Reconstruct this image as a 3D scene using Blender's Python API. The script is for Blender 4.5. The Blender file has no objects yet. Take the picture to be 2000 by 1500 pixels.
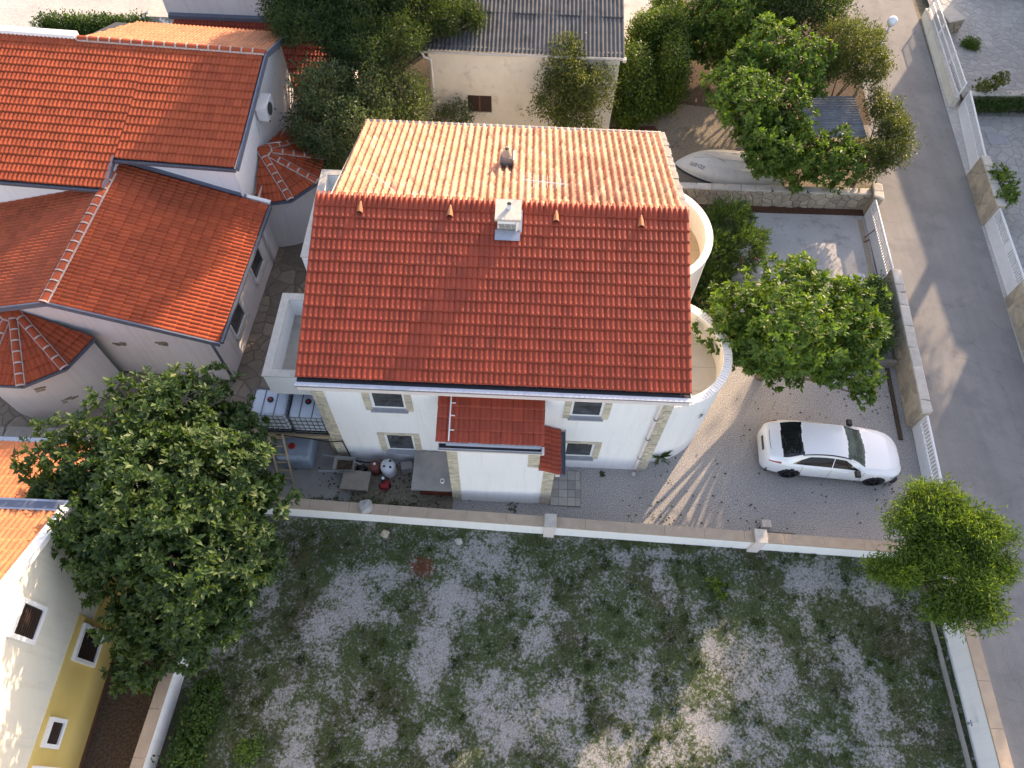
import bpy, bmesh, math, random
import numpy as np
from mathutils import Vector, Matrix, noise

scene = bpy.context.scene
rnd = random.Random(7)
NR = np.random.default_rng(11)
rad = math.radians

# ------------------------------------------------------------------ camera, sky, sun, exposure
CAM = Vector((0.0, 0.0, 22.4))
cam_d = bpy.data.cameras.new('camera')
cam_d.sensor_width = 36.0
cam_d.lens = 36.0 * 1387.0 / 2000.0
cam_d.clip_end = 500.0
cam = bpy.data.objects.new('camera', cam_d)
scene.collection.objects.link(cam)
cr = Vector((0.9991013, 0.03642039, 0.02168266))
cd = Vector((0.04238612, -0.85848069, -0.5110913))
cf = Vector((0.0, 0.51155103, -0.8592529))
mw = Matrix(((cr.x, -cd.x, -cf.x, CAM.x), (cr.y, -cd.y, -cf.y, CAM.y), (cr.z, -cd.z, -cf.z, CAM.z), (0, 0, 0, 1)))
cam.matrix_world = mw
scene.camera = cam

SUN_EL, SUN_AZ = rad(20.0), rad(33.0)      # azimuth clockwise from +Y
world = bpy.data.worlds.new('World')
scene.world = world
world.use_nodes = True
wn = world.node_tree.nodes
wl = world.node_tree.links
wn.clear()
sky = wn.new('ShaderNodeTexSky')
sky.sky_type = 'NISHITA'
sky.sun_disc = False
sky.sun_elevation = SUN_EL
sky.sun_rotation = SUN_AZ
sky.air_density = 0.8
sky.dust_density = 1.0
sky.ozone_density = 0.3
bg = wn.new('ShaderNodeBackground')
bg.inputs['Strength'].default_value = 0.15
wo = wn.new('ShaderNodeOutputWorld')
wl.new(sky.outputs[0], bg.inputs[0])
wl.new(bg.outputs[0], wo.inputs[0])

sun_d = bpy.data.lights.new('sun', 'SUN')
sun_d.energy = 2.3
sun_d.angle = rad(0.55)
sun_d.color = (1.0, 0.87, 0.70)
sun = bpy.data.objects.new('sun', sun_d)
scene.collection.objects.link(sun)
sdir = Vector((math.sin(SUN_AZ) * math.cos(SUN_EL), math.cos(SUN_AZ) * math.cos(SUN_EL), math.sin(SUN_EL)))
sun.rotation_euler = sdir.to_track_quat('Z', 'Y').to_euler()
sun.location = (20, 30, 30)

scene.render.engine = 'CYCLES'
scene.view_settings.view_transform = 'Standard'
scene.view_settings.look = 'None'
scene.view_settings.gamma = 1.0
scene.view_settings.use_curve_mapping = False
scene.view_settings.exposure = 1.95
scene.view_settings.use_white_balance = True          # the camera was balanced for open shade
scene.view_settings.white_balance_temperature = 8200
scene.view_settings.white_balance_tint = 19

# ------------------------------------------------------------------ helpers
COL = scene.collection


def in_frame(p):
    v = Vector(p) - CAM
    z = v.dot(cf)
    x = 1000 + 1387 * v.dot(cr) / z
    y = 750 + 1387 * v.dot(cd) / z
    return -20 < x < 2020 and -20 < y < 1520


class MB:
    """collects vertices and faces in world (or local) coordinates"""

    def __init__(s):
        s.v = []
        s.f = []

    def add(s, vs, fs):
        o = len(s.v)
        s.v += [tuple(p) for p in vs]
        s.f += [tuple(i + o for i in f) for f in fs]
        return s

    def box(s, x0, x1, y0, y1, z0, z1):
        return s.add([(x0, y0, z0), (x1, y0, z0), (x1, y1, z0), (x0, y1, z0), (x0, y0, z1), (x1, y0, z1), (x1, y1, z1), (x0, y1, z1)],
                     [(3, 2, 1, 0), (4, 5, 6, 7), (0, 1, 5, 4), (1, 2, 6, 5), (2, 3, 7, 6), (3, 0, 4, 7)])

    def obox(s, c, ax, ay, az, hx, hy, hz):
        c = Vector(c); ax = Vector(ax) * hx; ay = Vector(ay) * hy; az = Vector(az) * hz
        p = [c + ax * i + ay * j + az * k for k in (-1, 1) for (i, j) in ((-1, -1), (1, -1), (1, 1), (-1, 1))]
        return s.add(p, [(3, 2, 1, 0), (4, 5, 6, 7), (0, 1, 5, 4), (1, 2, 6, 5), (2, 3, 7, 6), (3, 0, 4, 7)])

    def bar(s, a, b, w, h=None, up=(0, 0, 1)):
        a = Vector(a); b = Vector(b); h = w if h is None else h
        d = (b - a); L = d.length; d.normalize()
        up = Vector(up)
        if abs(d.dot(up)) > .98:
            up = Vector((0, 1, 0))
        sx = d.cross(up).normalized(); sy = sx.cross(d)
        return s.obox((a + b) / 2, d, sx, sy, L / 2, w / 2, h / 2)

    def prism(s, poly, z0, z1):
        n = len(poly)
        vs = [(p[0], p[1], z0) for p in poly] + [(p[0], p[1], z1) for p in poly]
        fs = [tuple(range(n))[::-1], tuple(range(n, 2 * n))] + [(i, (i + 1) % n, n + (i + 1) % n, n + i) for i in range(n)]
        return s.add(vs, fs)

    def tube(s, pts, radii, seg=8, cap=True):
        pts = [Vector(p) for p in pts]
        if not hasattr(radii, '__len__'):
            radii = [radii] * len(pts)
        o = len(s.v)
        for i, p in enumerate(pts):
            d = (pts[min(i + 1, len(pts) - 1)] - pts[max(i - 1, 0)]).normalized()
            u = d.cross(Vector((0, 0, 1)))
            if u.length < .1:
                u = d.cross(Vector((0, 1, 0)))
            u.normalize(); w = d.cross(u)
            for k in range(seg):
                a = 2 * math.pi * k / seg
                s.v.append(tuple(p + (u * math.cos(a) + w * math.sin(a)) * radii[i]))
        for i in range(len(pts) - 1):
            for k in range(seg):
                s.f.append((o + i * seg + k, o + i * seg + (k + 1) % seg, o + (i + 1) * seg + (k + 1) % seg, o + (i + 1) * seg + k))
        if cap:
            s.f.append(tuple(o + k for k in range(seg))[::-1])
            s.f.append(tuple(o + (len(pts) - 1) * seg + k for k in range(seg)))
        return s

    def lathe(s, c, prof, seg=20, a0=0.0, a1=2 * math.pi, sx=1.0, sy=1.0):
        full = abs(a1 - a0 - 2 * math.pi) < 1e-4
        n = seg if full else seg + 1
        o = len(s.v)
        for r, z in prof:
            for k in range(n):
                a = a0 + (a1 - a0) * k / seg
                s.v.append((c[0] + r * sx * math.cos(a), c[1] + r * sy * math.sin(a), c[2] + z))
        for i in range(len(prof) - 1):
            for k in range(seg):
                k2 = (k + 1) % n
                s.f.append((o + i * n + k, o + i * n + k2, o + (i + 1) * n + k2, o + (i + 1) * n + k))
        return s

    def build(s, name, mat, parent=None, smooth=False, local=False, kind=None, bevel=0):
        me = bpy.data.meshes.new(name)
        vs = s.v
        if parent is not None and not local:
            o = ROOT.get(parent.name, Vector((0, 0, 0)))
            vs = [(p[0] - o.x, p[1] - o.y, p[2] - o.z) for p in vs]
        me.from_pydata(vs, [], s.f)
        ob = bpy.data.objects.new(name, me)
        COL.objects.link(ob)
        me.materials.append(mat)
        if smooth:
            for p in me.polygons:
                p.use_smooth = True
        if parent is not None:
            ob.parent = parent
            ROOT[ob.name] = ROOT.get(parent.name, Vector((0, 0, 0)))
        if kind:
            ob['kind'] = kind
        if bevel:
            b = ob.modifiers.new('bevel', 'BEVEL'); b.width = bevel; b.segments = 2; b.limit_method = 'ANGLE'
        return ob


ROOT = {}


def thing(name, loc, label, cat, group=None, rz=0.0):
    o = bpy.data.objects.new(name, None)
    COL.objects.link(o)
    o.empty_display_size = .3
    o.location = loc
    o.rotation_euler = (0, 0, rz)
    ROOT[o.name] = Vector(loc)
    return tag(o, label, cat, group)


def tag(o, label=None, cat=None, group=None, kind=None):
    if label: o['label'] = label
    if cat: o['category'] = cat
    if group: o['group'] = group
    if kind: o['kind'] = kind
    return o


def single(name, mb, mat, label, cat, group=None, smooth=False, bevel=0):
    """a thing that is one mesh; its origin is moved to its base"""
    xs = np.array(mb.v)
    c = Vector(((xs[:, 0].min() + xs[:, 0].max()) / 2, (xs[:, 1].min() + xs[:, 1].max()) / 2, xs[:, 2].min()))
    mb.v = [(p[0] - c.x, p[1] - c.y, p[2] - c.z) for p in mb.v]
    o = mb.build(name, mat, None, smooth, True, None, bevel)
    o.location = c
    ROOT[o.name] = c
    return tag(o, label, cat, group)


# ------------------------------------------------------------------ materials
def newmat(name):
    m = bpy.data.materials.new(name)
    m.use_nodes = True
    nt = m.node_tree
    b = nt.nodes['Principled BSDF']
    return m, nt, b


def ramp(nt, fac, stops, interp='LINEAR'):
    r = nt.nodes.new('ShaderNodeValToRGB')
    r.color_ramp.interpolation = interp
    e = r.color_ramp.elements
    while len(e) < len(stops):
        e.new(.5)
    for i, (p, c) in enumerate(stops):
        e[i].position = p
        e[i].color = (*c, 1) if len(c) == 3 else c
    nt.links.new(fac, r.inputs[0])
    return r.outputs[0]


def tex_noise(nt, scale, detail=4, rough=.55, vec=None, stretch=None):
    g = nt.nodes.new('ShaderNodeNewGeometry')
    v = g.outputs['Position'] if vec is None else vec
    if stretch:
        mp = nt.nodes.new('ShaderNodeMapping')
        mp.inputs['Scale'].default_value = stretch
        nt.links.new(v, mp.inputs[0]); v = mp.outputs[0]
    n = nt.nodes.new('ShaderNodeTexNoise')
    n.inputs['Scale'].default_value = scale
    n.inputs['Detail'].default_value = detail
    n.inputs['Roughness'].default_value = rough
    nt.links.new(v, n.inputs['Vector'])
    return n.outputs['Fac']


def mix(nt, fac, a, b, mode='MIX'):
    n = nt.nodes.new('ShaderNodeMix')
    n.data_type = 'RGBA'
    n.blend_type = mode
    for s, x in ((0, fac), (6, a), (7, b)):
        if hasattr(x, 'links'):
            nt.links.new(x, n.inputs[s])
        elif s == 0:
            n.inputs[0].default_value = x
        else:
            n.inputs[s].default_value = (*x, 1)
    return n.outputs[2]


def piece_random(nt):
    """one random number for each piece, be it its own object or an island of a joined mesh"""
    g = nt.nodes.new('ShaderNodeNewGeometry')
    oi = nt.nodes.new('ShaderNodeObjectInfo')
    a = nt.nodes.new('ShaderNodeMath'); a.operation = 'ADD'
    nt.links.new(g.outputs['Random Per Island'], a.inputs[0]); nt.links.new(oi.outputs['Random'], a.inputs[1])
    w = nt.nodes.new('ShaderNodeTexWhiteNoise'); w.noise_dimensions = '1D'
    nt.links.new(a.outputs[0], w.inputs['W'])
    return w.outputs['Value']


def bump(nt, b, h, strength, dist):
    n = nt.nodes.new('ShaderNodeBump')
    n.inputs['Strength'].default_value = strength
    n.inputs['Distance'].default_value = dist
    nt.links.new(h, n.inputs['Height'])
    nt.links.new(n.outputs[0], b.inputs['Normal'])


def M(name, c1, c2=None, scale=3.0, rough=.8, piece=0.0, bscale=0, bstr=.4, bdist=.02, metal=0.0, spec=.4, fine=None, dirt=None, stretch=None, coat=0.0, streak=0.0):
    m, nt, b = newmat(name)
    c2 = c2 or tuple(x * .82 for x in c1)
    col = ramp(nt, tex_noise(nt, scale, 5, .6, stretch=stretch), [(.3, c1), (.7, c2)])
    if fine:
        col = mix(nt, ramp(nt, tex_noise(nt, fine[0], 3, .6), [(.35, (0, 0, 0)), (.68, (fine[1],) * 3)]), col, fine[2])
    if dirt:
        col = mix(nt, ramp(nt, tex_noise(nt, dirt[0], 6, .7), [(dirt[3], (0, 0, 0)), (dirt[3] + .18, (dirt[1],) * 3)]), col, dirt[2])
    if streak:
        col = mix(nt, ramp(nt, tex_noise(nt, 1.0, 5, .65, stretch=(7, 7, .45)), [(.5, (0, 0, 0)), (.75, (streak,) * 3)]), col, tuple(x * .62 for x in c2))
    if piece:
        p = piece_random(nt)
        col = mix(nt, 1.0, col, ramp(nt, p, [(0, (1 - piece,) * 3), (1, (1 + piece * .7, 1 + piece * .6, 1 + piece * .5))]), 'MULTIPLY')
    nt.links.new(col, b.inputs['Base Color'])
    b.inputs['Roughness'].default_value = rough
    b.inputs['Metallic'].default_value = metal
    b.inputs['Specular IOR Level'].default_value = spec
    b.inputs['Coat Weight'].default_value = coat
    if bscale:
        bump(nt, b, tex_noise(nt, bscale, 4, .6), bstr, bdist)
    return m


MT = {}
MT['tile_red'] = M('terracotta_red', (.335, .051, .024), (.285, .040, .019), 1.2, .52, .17, 60, .2, .004, spec=.3, fine=(25, .3, (.40, .09, .045)), dirt=(1.3, .4, (.22, .05, .034), .54))
MT['tile_left'] = M('terracotta_brick', (.40, .078, .030), (.33, .058, .025), 1.5, .7, .15, 60, .2, .004, spec=.2, fine=(20, .3, (.48, .13, .06)))
MT['tile_old'] = M('terracotta_weathered', (.48, .225, .145), (.41, .16, .10), .8, .85, .30, 40, .4, .006, fine=(14, .5, (.55, .38, .27)), dirt=(2.2, .8, (.52, .42, .34), .52))
MT['tile_old_red'] = M('terracotta_weathered_red', (.36, .13, .085), (.28, .085, .055), 2, .85, .3, 40, .4, .006, fine=(12, .5, (.5, .32, .24)))
MT['tile_orange'] = M('terracotta_orange', (.50, .165, .06), (.42, .125, .048), 1.5, .65, .16, 50, .3, .005, fine=(20, .4, (.56, .28, .15)))
MT['mortar'] = M('mortar', (.54, .46, .42), (.42, .34, .30), 6, .9)
MT['mortar_grey'] = M('mortar_grey', (.34, .32, .29), (.22, .2, .18), 5, .95, bscale=12, bstr=.8, bdist=.05)
MT['stucco'] = M('white_stucco', (.86, .855, .85), (.83, .82, .81), .8, .92, bscale=90, bstr=.25, bdist=.004, dirt=(1.4, .22, (.60, .57, .53), .6), streak=.22)
MT['stucco_left'] = M('pinkish_stucco', (.74, .70, .70), (.70, .655, .65), .7, .92, bscale=80, bstr=.3, bdist=.005, dirt=(1.1, .25, (.6, .52, .48), .55), streak=.35)
MT['cream'] = M('cream_stucco', (.80, .75, .64), (.76, .70, .58), .9, .92, bscale=80, bstr=.3, bdist=.005, dirt=(1.5, .3, (.6, .52, .42), .56), streak=.3)
MT['oldcream'] = M('old_cream_plaster', (.68, .64, .55), (.60, .56, .47), 1.3, .95, bscale=40, bstr=.4, bdist=.008, dirt=(1.8, .65, (.36, .32, .27), .55))
MT['yellow'] = M('yellow_stucco', (.72, .52, .18), (.66, .47, .15), 1.2, .9, bscale=90, bstr=.4, bdist=.005)
MT['fascia'] = M('pale_pink_trim', (.74, .66, .63), (.68, .6, .57), 2, .8)
MT['bluegrey'] = M('blue_grey_flashing', (.16, .19, .25), (.13, .155, .21), 3, .45, metal=.3)
MT['zinc'] = M('zinc', (.52, .56, .62), (.42, .46, .52), 4, .38, metal=.75)
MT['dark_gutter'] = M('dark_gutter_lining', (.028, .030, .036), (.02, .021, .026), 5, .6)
MT['white_metal'] = M('white_painted_metal', (.78, .79, .80), (.70, .71, .72), 5, .45)
MT['pvc'] = M('white_pvc', (.82, .82, .82), (.78, .78, .78), 5, .35)
MT['sill'] = M('grey_stone_sill', (.38, .39, .41), (.31, .32, .34), 8, .7)
MT['quoin'] = M('tan_split_stone', (.60, .54, .43), (.49, .435, .335), 9, .95, .18, 30, .7, .012)
MT['limestone'] = M('limestone', (.46, .40, .31), (.34, .29, .22), 5, .95, .24, 18, .8, .02, dirt=(3, .5, (.2, .17, .13), .55))
MT['capstone'] = M('pale_capstone', (.60, .56, .50), (.48, .44, .39), 4, .9, .16, 20, .5, .012)
MT['wallcap'] = M('tan_wall_cap', (.46, .36, .27), (.38, .295, .22), 3, .95, bscale=40, bstr=.4, bdist=.006, dirt=(2.3, .5, (.27, .22, .18), .56))
MT['joint'] = M('dark_joint', (.20, .165, .13), (.14, .115, .09), 6, 1)
MT['joint_light'] = M('pale_joint', (.33, .32, .30), (.27, .26, .245), 6, 1)
MT['paving_dark'] = M('brown_paving_stone', (.29, .24, .19), (.22, .185, .15), 3, .85, .24, 30, .5, .01)
MT['paving_grey'] = M('grey_paving_stone', (.44, .43, .415), (.37, .36, .35), 3, .85, .11, 30, .5, .01)
MT['paving_slab'] = M('beige_slab', (.42, .40, .36), (.34, .325, .295), 4, .85, .26, 40, .3, .005)
MT['concrete'] = M('concrete', (.34, .32, .29), (.27, .255, .235), 2, .95, bscale=40, bstr=.4, bdist=.006, dirt=(1.6, .5, (.2, .185, .165), .55))
MT['balcony_floor'] = M('balcony_tiles', (.52, .48, .42), (.45, .415, .36), 2, .8)
MT['balcony_sand'] = M('sandy_screed', (.52, .38, .24), (.44, .32, .2), 2, .9)
MT['brick'] = M('red_brick', (.26, .075, .04), (.19, .055, .032), 8, .9, .25)
MT['wood'] = M('pale_weathered_wood', (.46, .36, .24), (.36, .28, .19), 6, .85, .1, stretch=(1, 1, 6))
MT['board'] = M('grey_plywood', (.31, .27, .22), (.24, .21, .175), 4, .9, dirt=(3, .5, (.16, .14, .12), .5))
MT['brown_shutter'] = M('dark_brown_shutter', (.035, .022, .018), (.05, .03, .024), 6, .6)
MT['black'] = M('black_plastic', (.012, .012, .014), (.02, .02, .022), 6, .45)
MT['rubber'] = M('tyre_rubber', (.014, .014, .015), (.02, .02, .021), 8, .8)
MT['rim'] = M('dark_alloy', (.07, .07, .075), (.05, .05, .055), 8, .35, metal=.8)
MT['steel'] = M('galvanised_steel', (.17, .19, .23), (.13, .145, .18), 6, .45, metal=.6)
MT['rust'] = M('rusty_metal', (.20, .09, .05), (.12, .06, .04), 5, .9)
MT['red_paint'] = M('red_paint', (.36, .02, .02), (.27, .016, .018), 5, .45)
MT['rust_red'] = M('brown_red_drum', (.20, .055, .035), (.14, .04, .03), 5, .6)
MT['white_drum'] = M('white_plastic', (.66, .67, .70), (.56, .57, .6), 6, .5)
MT['hose'] = M('black_hose', (.015, .015, .017), (.02, .02, .022), 6, .5)
MT['bark'] = M('grey_bark', (.22, .185, .15), (.14, .115, .09), 8, .95, bscale=30, bstr=.8, bdist=.02)
MT['boat_white'] = M('aged_white_gelcoat', (.70, .69, .64), (.60, .60, .56), 2, .4, dirt=(2.5, .45, (.42, .46, .43), .52))
MT['navy'] = M('navy_rubbing_strip', (.02, .025, .05), (.03, .035, .06), 4, .5)
MT['ink'] = M('faded_black_lettering', (.04, .045, .05), (.07, .075, .08), 8, .8)
MT['globe'] = M('white_opal_globe', (.85, .85, .85), (.83, .83, .83), 2, .25)
MT['asbestos'] = M('grey_fibre_cement', (.13, .13, .13), (.085, .085, .088), 2.5, .95, bscale=30, bstr=.4, bdist=.01, dirt=(2.5, .55, (.045, .045, .043), .52))
MT['asbestos_light'] = M('pale_fibre_cement', (.34, .345, .36), (.22, .225, .24), 2.5, .95, bscale=30, bstr=.4, bdist=.01, dirt=(3, .5, (.09, .09, .092), .5))
MT['white_rock'] = M('white_rock', (.46, .44, .41), (.32, .31, .29), 5, .95, bscale=12, bstr=.7, bdist=.03)
MT['starfish'] = M('grey_stone_ornament', (.20, .18, .16), (.14, .13, .12), 8, .9)
MT['inset_stone'] = M('inset_tan_stone', (.34, .28, .21), (.25, .2, .155), 9, .95, .2, 30, .6, .01)
MT['flower'] = M('pink_petals', (.66, .13, .18), (.5, .08, .13), 9, .7)
MT['darkgrey'] = M('dark_weathered_cover', (.075, .075, .07), (.05, .05, .047), 5, .8)
MT['cable'] = M('white_cable', (.72, .72, .72), (.66, .66, .66), 5, .5)
MT['ac'] = M('white_enamel', (.72, .73, .74), (.66, .67, .68), 4, .4)


def glass_mat(name, tint, rough=.03):
    m, nt, b = newmat(name)
    col = ramp(nt, tex_noise(nt, 2.4, 3), [(.35, tint), (.7, tuple(x * 2.2 + .008 for x in tint))])
    nt.links.new(col, b.inputs['Base Color'])
    b.inputs['Roughness'].default_value = rough
    b.inputs['Specular IOR Level'].default_value = .8
    return m


MT['pane'] = glass_mat('window_glass', (.030, .032, .036))
MT['car_glass'] = M('tinted_car_glass', (.010, .012, .016), (.012, .014, .018), 2, .04, spec=.8)
MT['car_wind'] = glass_mat('green_windscreen', (.030, .045, .036))


def carpaint():
    m, nt, b = newmat('white_car_paint')
    b.inputs['Base Color'].default_value = (.80, .81, .82, 1)
    b.inputs['Roughness'].default_value = .32
    b.inputs['Coat Weight'].default_value = 1.0
    b.inputs['Coat Roughness'].default_value = .03
    return m


MT['paint'] = carpaint()
mm, nt_, b_ = newmat('red_lamp_lens')
b_.inputs['Base Color'].default_value = (.35, .01, .015, 1); b_.inputs['Roughness'].default_value = .12
MT['tail'] = mm
mm, nt_, b_ = newmat('clear_lamp_lens')
b_.inputs['Base Color'].default_value = (.16, .17, .18, 1); b_.inputs['Roughness'].default_value = .08
MT['headlamp'] = mm


def tank_mat():
    m, nt, b = newmat('translucent_tank_plastic')
    col = ramp(nt, tex_noise(nt, 1.5, 4), [(.3, (.60, .66, .74)), (.75, (.47, .53, .60))])
    nt.links.new(col, b.inputs['Base Color'])
    b.inputs['Roughness'].default_value = .35
    b.inputs['Subsurface Weight'].default_value = .15
    b.inputs['Subsurface Radius'].default_value = (.1, .1, .1)
    return m


MT['tank'] = tank_mat()
MT['tank_old'] = M('bluish_old_tank_plastic', (.30, .37, .44), (.22, .28, .34), 2, .4, dirt=(2, .4, (.16, .19, .21), .5))


def leaf_mat(name, dark, light, yellow, trans=.35, rough=.5):
    m, nt, b = newmat(name)
    g = nt.nodes.new('ShaderNodeNewGeometry')
    col = ramp(nt, g.outputs['Random Per Island'], [(0, dark), (.55, light), (.9, light), (1, yellow)])
    patch = ramp(nt, tex_noise(nt, .9, 2), [(.35, (.78, .82, .85)), (.7, (1.2, 1.15, 1.0))])
    col = mix(nt, 1.0, col, patch, 'MULTIPLY')
    nt.links.new(col, b.inputs['Base Color'])
    b.inputs['Roughness'].default_value = rough
    b.inputs['Specular IOR Level'].default_value = .35
    t = nt.nodes.new('ShaderNodeBsdfTranslucent')
    tc = mix(nt, 1.0, col, (1.5, 1.6, .55), 'MULTIPLY')
    nt.links.new(tc, t.inputs['Color'])
    ms = nt.nodes.new('ShaderNodeMixShader')
    ms.inputs[0].default_value = trans
    out = nt.nodes['Material Output']
    nt.links.new(b.outputs[0], ms.inputs[1]); nt.links.new(t.outputs[0], ms.inputs[2])
    nt.links.new(ms.outputs[0], out.inputs['Surface'])
    return m


MT['leaf_fig'] = leaf_mat('fig_leaf', (.030, .068, .026), (.070, .125, .040), (.13, .17, .05))
MT['leaf_bright'] = leaf_mat('bright_fig_leaf', (.055, .115, .022), (.11, .19, .035), (.22, .24, .05))
MT['leaf_olive'] = leaf_mat('grey_green_leaf', (.048, .076, .034), (.10, .135, .055), (.18, .19, .085))
MT['leaf_yellow'] = leaf_mat('yellowish_leaf', (.06, .085, .022), (.12, .14, .035), (.24, .20, .05))
MT['leaf_pine'] = leaf_mat('deep_feathery_leaf', (.028, .058, .02), (.062, .10, .028), (.11, .14, .036))
MT['leaf_feather'] = leaf_mat('fresh_feathery_leaf', (.075, .14, .02), (.15, .235, .032), (.28, .32, .04), .4)
MT['leaf_hedge'] = leaf_mat('hedge_leaf', (.025, .06, .012), (.055, .115, .02), (.12, .16, .03))
MT['leaf_ivy'] = leaf_mat('ivy_leaf', (.045, .09, .016), (.10, .165, .026), (.26, .25, .04))
MT['leaf_oleander'] = leaf_mat('oleander_leaf', (.04, .085, .025), (.085, .15, .045), (.16, .2, .08))
MT['leaf_dry'] = leaf_mat('fallen_leaf', (.035, .04, .018), (.06, .07, .025), (.14, .11, .05), .1)
MT['grass'] = leaf_mat('grass_blade', (.032, .056, .015), (.066, .096, .026), (.16, .155, .05), .25, .7)


def ground_mat(name, cols, fscale, bdist=.012, patch=None, voro=0):
    m, nt, b = newmat(name)
    f = tex_noise(nt, fscale, 3, .75)
    col = ramp(nt, f, [(.30, cols[0]), (.5, cols[1]), (.72, cols[2])])
    big = ramp(nt, tex_noise(nt, .45, 5, .6), [(.3, (.86, .86, .86)), (.7, (1.1, 1.08, 1.06))])
    col = mix(nt, 1.0, col, big, 'MULTIPLY')
    if patch:
        col = mix(nt, ramp(nt, tex_noise(nt, patch[0], 6, .7), [(patch[1], (0, 0, 0)), (patch[1] + .12, (patch[3],) * 3)]), col, patch[2])
    if voro:                                              # long wear tracks and hairline cracks
        col = mix(nt, ramp(nt, tex_noise(nt, 1.0, 4, .6, stretch=(1.6, .07, 1)), [(.45, (0, 0, 0)), (.7, (.45, .45, .45))]), col, tuple(x * .72 for x in cols[1]))
        g = nt.nodes.new('ShaderNodeNewGeometry')
        wv = nt.nodes.new('ShaderNodeVectorMath'); wv.operation = 'ADD'
        nz = nt.nodes.new('ShaderNodeTexNoise'); nz.inputs['Scale'].default_value = 1.4; nz.inputs['Detail'].default_value = 5
        nt.links.new(g.outputs['Position'], nz.inputs['Vector']); nt.links.new(g.outputs['Position'], wv.inputs[0]); nt.links.new(nz.outputs['Color'], wv.inputs[1])
        vo = nt.nodes.new('ShaderNodeTexVoronoi'); vo.feature = 'DISTANCE_TO_EDGE'; vo.inputs['Scale'].default_value = .28
        nt.links.new(wv.outputs[0], vo.inputs['Vector'])
        col = mix(nt, ramp(nt, vo.outputs['Distance'], [(0.0, (.28, .28, .28)), (.005, (0, 0, 0))]), col, tuple(x * .4 for x in cols[0]))
    nt.links.new(col, b.inputs['Base Color'])
    b.inputs['Roughness'].default_value = .97
    b.inputs['Specular IOR Level'].default_value = .2
    bump(nt, b, f, .8, bdist)
    return m


MT['gravel'] = ground_mat('courtyard_gravel', [(.165, .155, .145), (.37, .35, .33), (.62, .595, .565)], 24, .03)
MT['road'] = ground_mat('worn_pale_asphalt', [(.22, .21, .20), (.27, .26, .248), (.33, .317, .30)], 38, .01, (.55, .5, (.20, .193, .188), .6), 1)
MT['soil'] = ground_mat('brown_soil', [(.05, .034, .024), (.09, .062, .044), (.16, .12, .09)], 14, .04, (1.1, .55, (.08, .075, .035), .6))
MT['dirt'] = ground_mat('dry_dirt', [(.15, .125, .095), (.235, .20, .155), (.31, .27, .21)], 12, .03, (1.0, .55, (.085, .095, .045), .7))
MT['redsoil'] = ground_mat('red_soil', [(.075, .036, .024), (.11, .052, .034), (.16, .08, .052)], 14, .03)
MT['land'] = ground_mat('surrounding_land', [(.14, .115, .08), (.21, .175, .125), (.28, .24, .18)], 6, .04, (.5, .5, (.075, .085, .04), .8))
MT['slab_drive'] = ground_mat('brushed_concrete', [(.40, .38, .36), (.49, .465, .44), (.57, .545, .515)], 30, .006, (1.3, .52, (.29, .27, .25), .7))
MT['pale_yard'] = ground_mat('pale_stone_yard', [(.40, .38, .35), (.50, .475, .44), (.60, .57, .53)], 7, .01, (2.5, .55, (.36, .35, .325), .6))


def field_mat():
    """gravelly field: the painted layer 'cover' says where turf grows, 'red' where red soil lies bare"""
    m, nt, b = newmat('gravel_field')
    f = tex_noise(nt, 30, 3, .75)
    stones = ramp(nt, f, [(.30, (.15, .143, .136)), (.5, (.30, .29, .278)), (.72, (.52, .50, .48))])
    turf = ramp(nt, tex_noise(nt, 18, 4, .7), [(.3, (.038, .056, .022)), (.55, (.070, .094, .038)), (.75, (.125, .138, .062))])
    brown = ramp(nt, tex_noise(nt, 9, 4, .7), [(.3, (.06, .048, .03)), (.7, (.11, .09, .06))])
    turf = mix(nt, ramp(nt, tex_noise(nt, .7, 4, .6), [(.48, (0, 0, 0)), (.68, (.7, .7, .7))]), turf, brown)
    at = nt.nodes.new('ShaderNodeAttribute'); at.attribute_name = 'cover'
    sp = nt.nodes.new('ShaderNodeSeparateColor')
    nt.links.new(at.outputs['Color'], sp.inputs[0])
    ad = nt.nodes.new('ShaderNodeMath'); ad.operation = 'ADD'
    mu = nt.nodes.new('ShaderNodeMath'); mu.operation = 'MULTIPLY_ADD'
    nt.links.new(tex_noise(nt, 13, 5, .7), mu.inputs[0]); mu.inputs[1].default_value = 2.3; mu.inputs[2].default_value = -1.15
    m3 = nt.nodes.new('ShaderNodeMath'); m3.operation = 'MULTIPLY_ADD'
    nt.links.new(tex_noise(nt, 2.6, 5, .7), m3.inputs[0]); m3.inputs[1].default_value = 1.7; m3.inputs[2].default_value = -.85
    a3 = nt.nodes.new('ShaderNodeMath'); a3.operation = 'ADD'
    nt.links.new(mu.outputs[0], a3.inputs[0]); nt.links.new(m3.outputs[0], a3.inputs[1])
    nt.links.new(sp.outputs[0], ad.inputs[0]); nt.links.new(a3.outputs[0], ad.inputs[1])
    fac = ramp(nt, ad.outputs[0], [(.25, (0, 0, 0)), (.68, (1, 1, 1))])
    col = mix(nt, fac, stones, turf)
    redc = ramp(nt, f, [(.3, (.09, .028, .016)), (.7, (.19, .075, .045))])
    ad2 = nt.nodes.new('ShaderNodeMath'); ad2.operation = 'ADD'
    nt.links.new(sp.outputs[1], ad2.inputs[0]); nt.links.new(mu.outputs[0], ad2.inputs[1])
    col = mix(nt, ramp(nt, ad2.outputs[0], [(.5, (0, 0, 0)), (.8, (1, 1, 1))]), col, redc)
    nt.links.new(col, b.inputs['Base Color'])
    b.inputs['Roughness'].default_value = .97
    b.inputs['Specular IOR Level'].default_value = .2
    bump(nt, b, f, .8, .03)
    return m


MT['field'] = field_mat()

# ------------------------------------------------------------------ geometry kits


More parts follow.
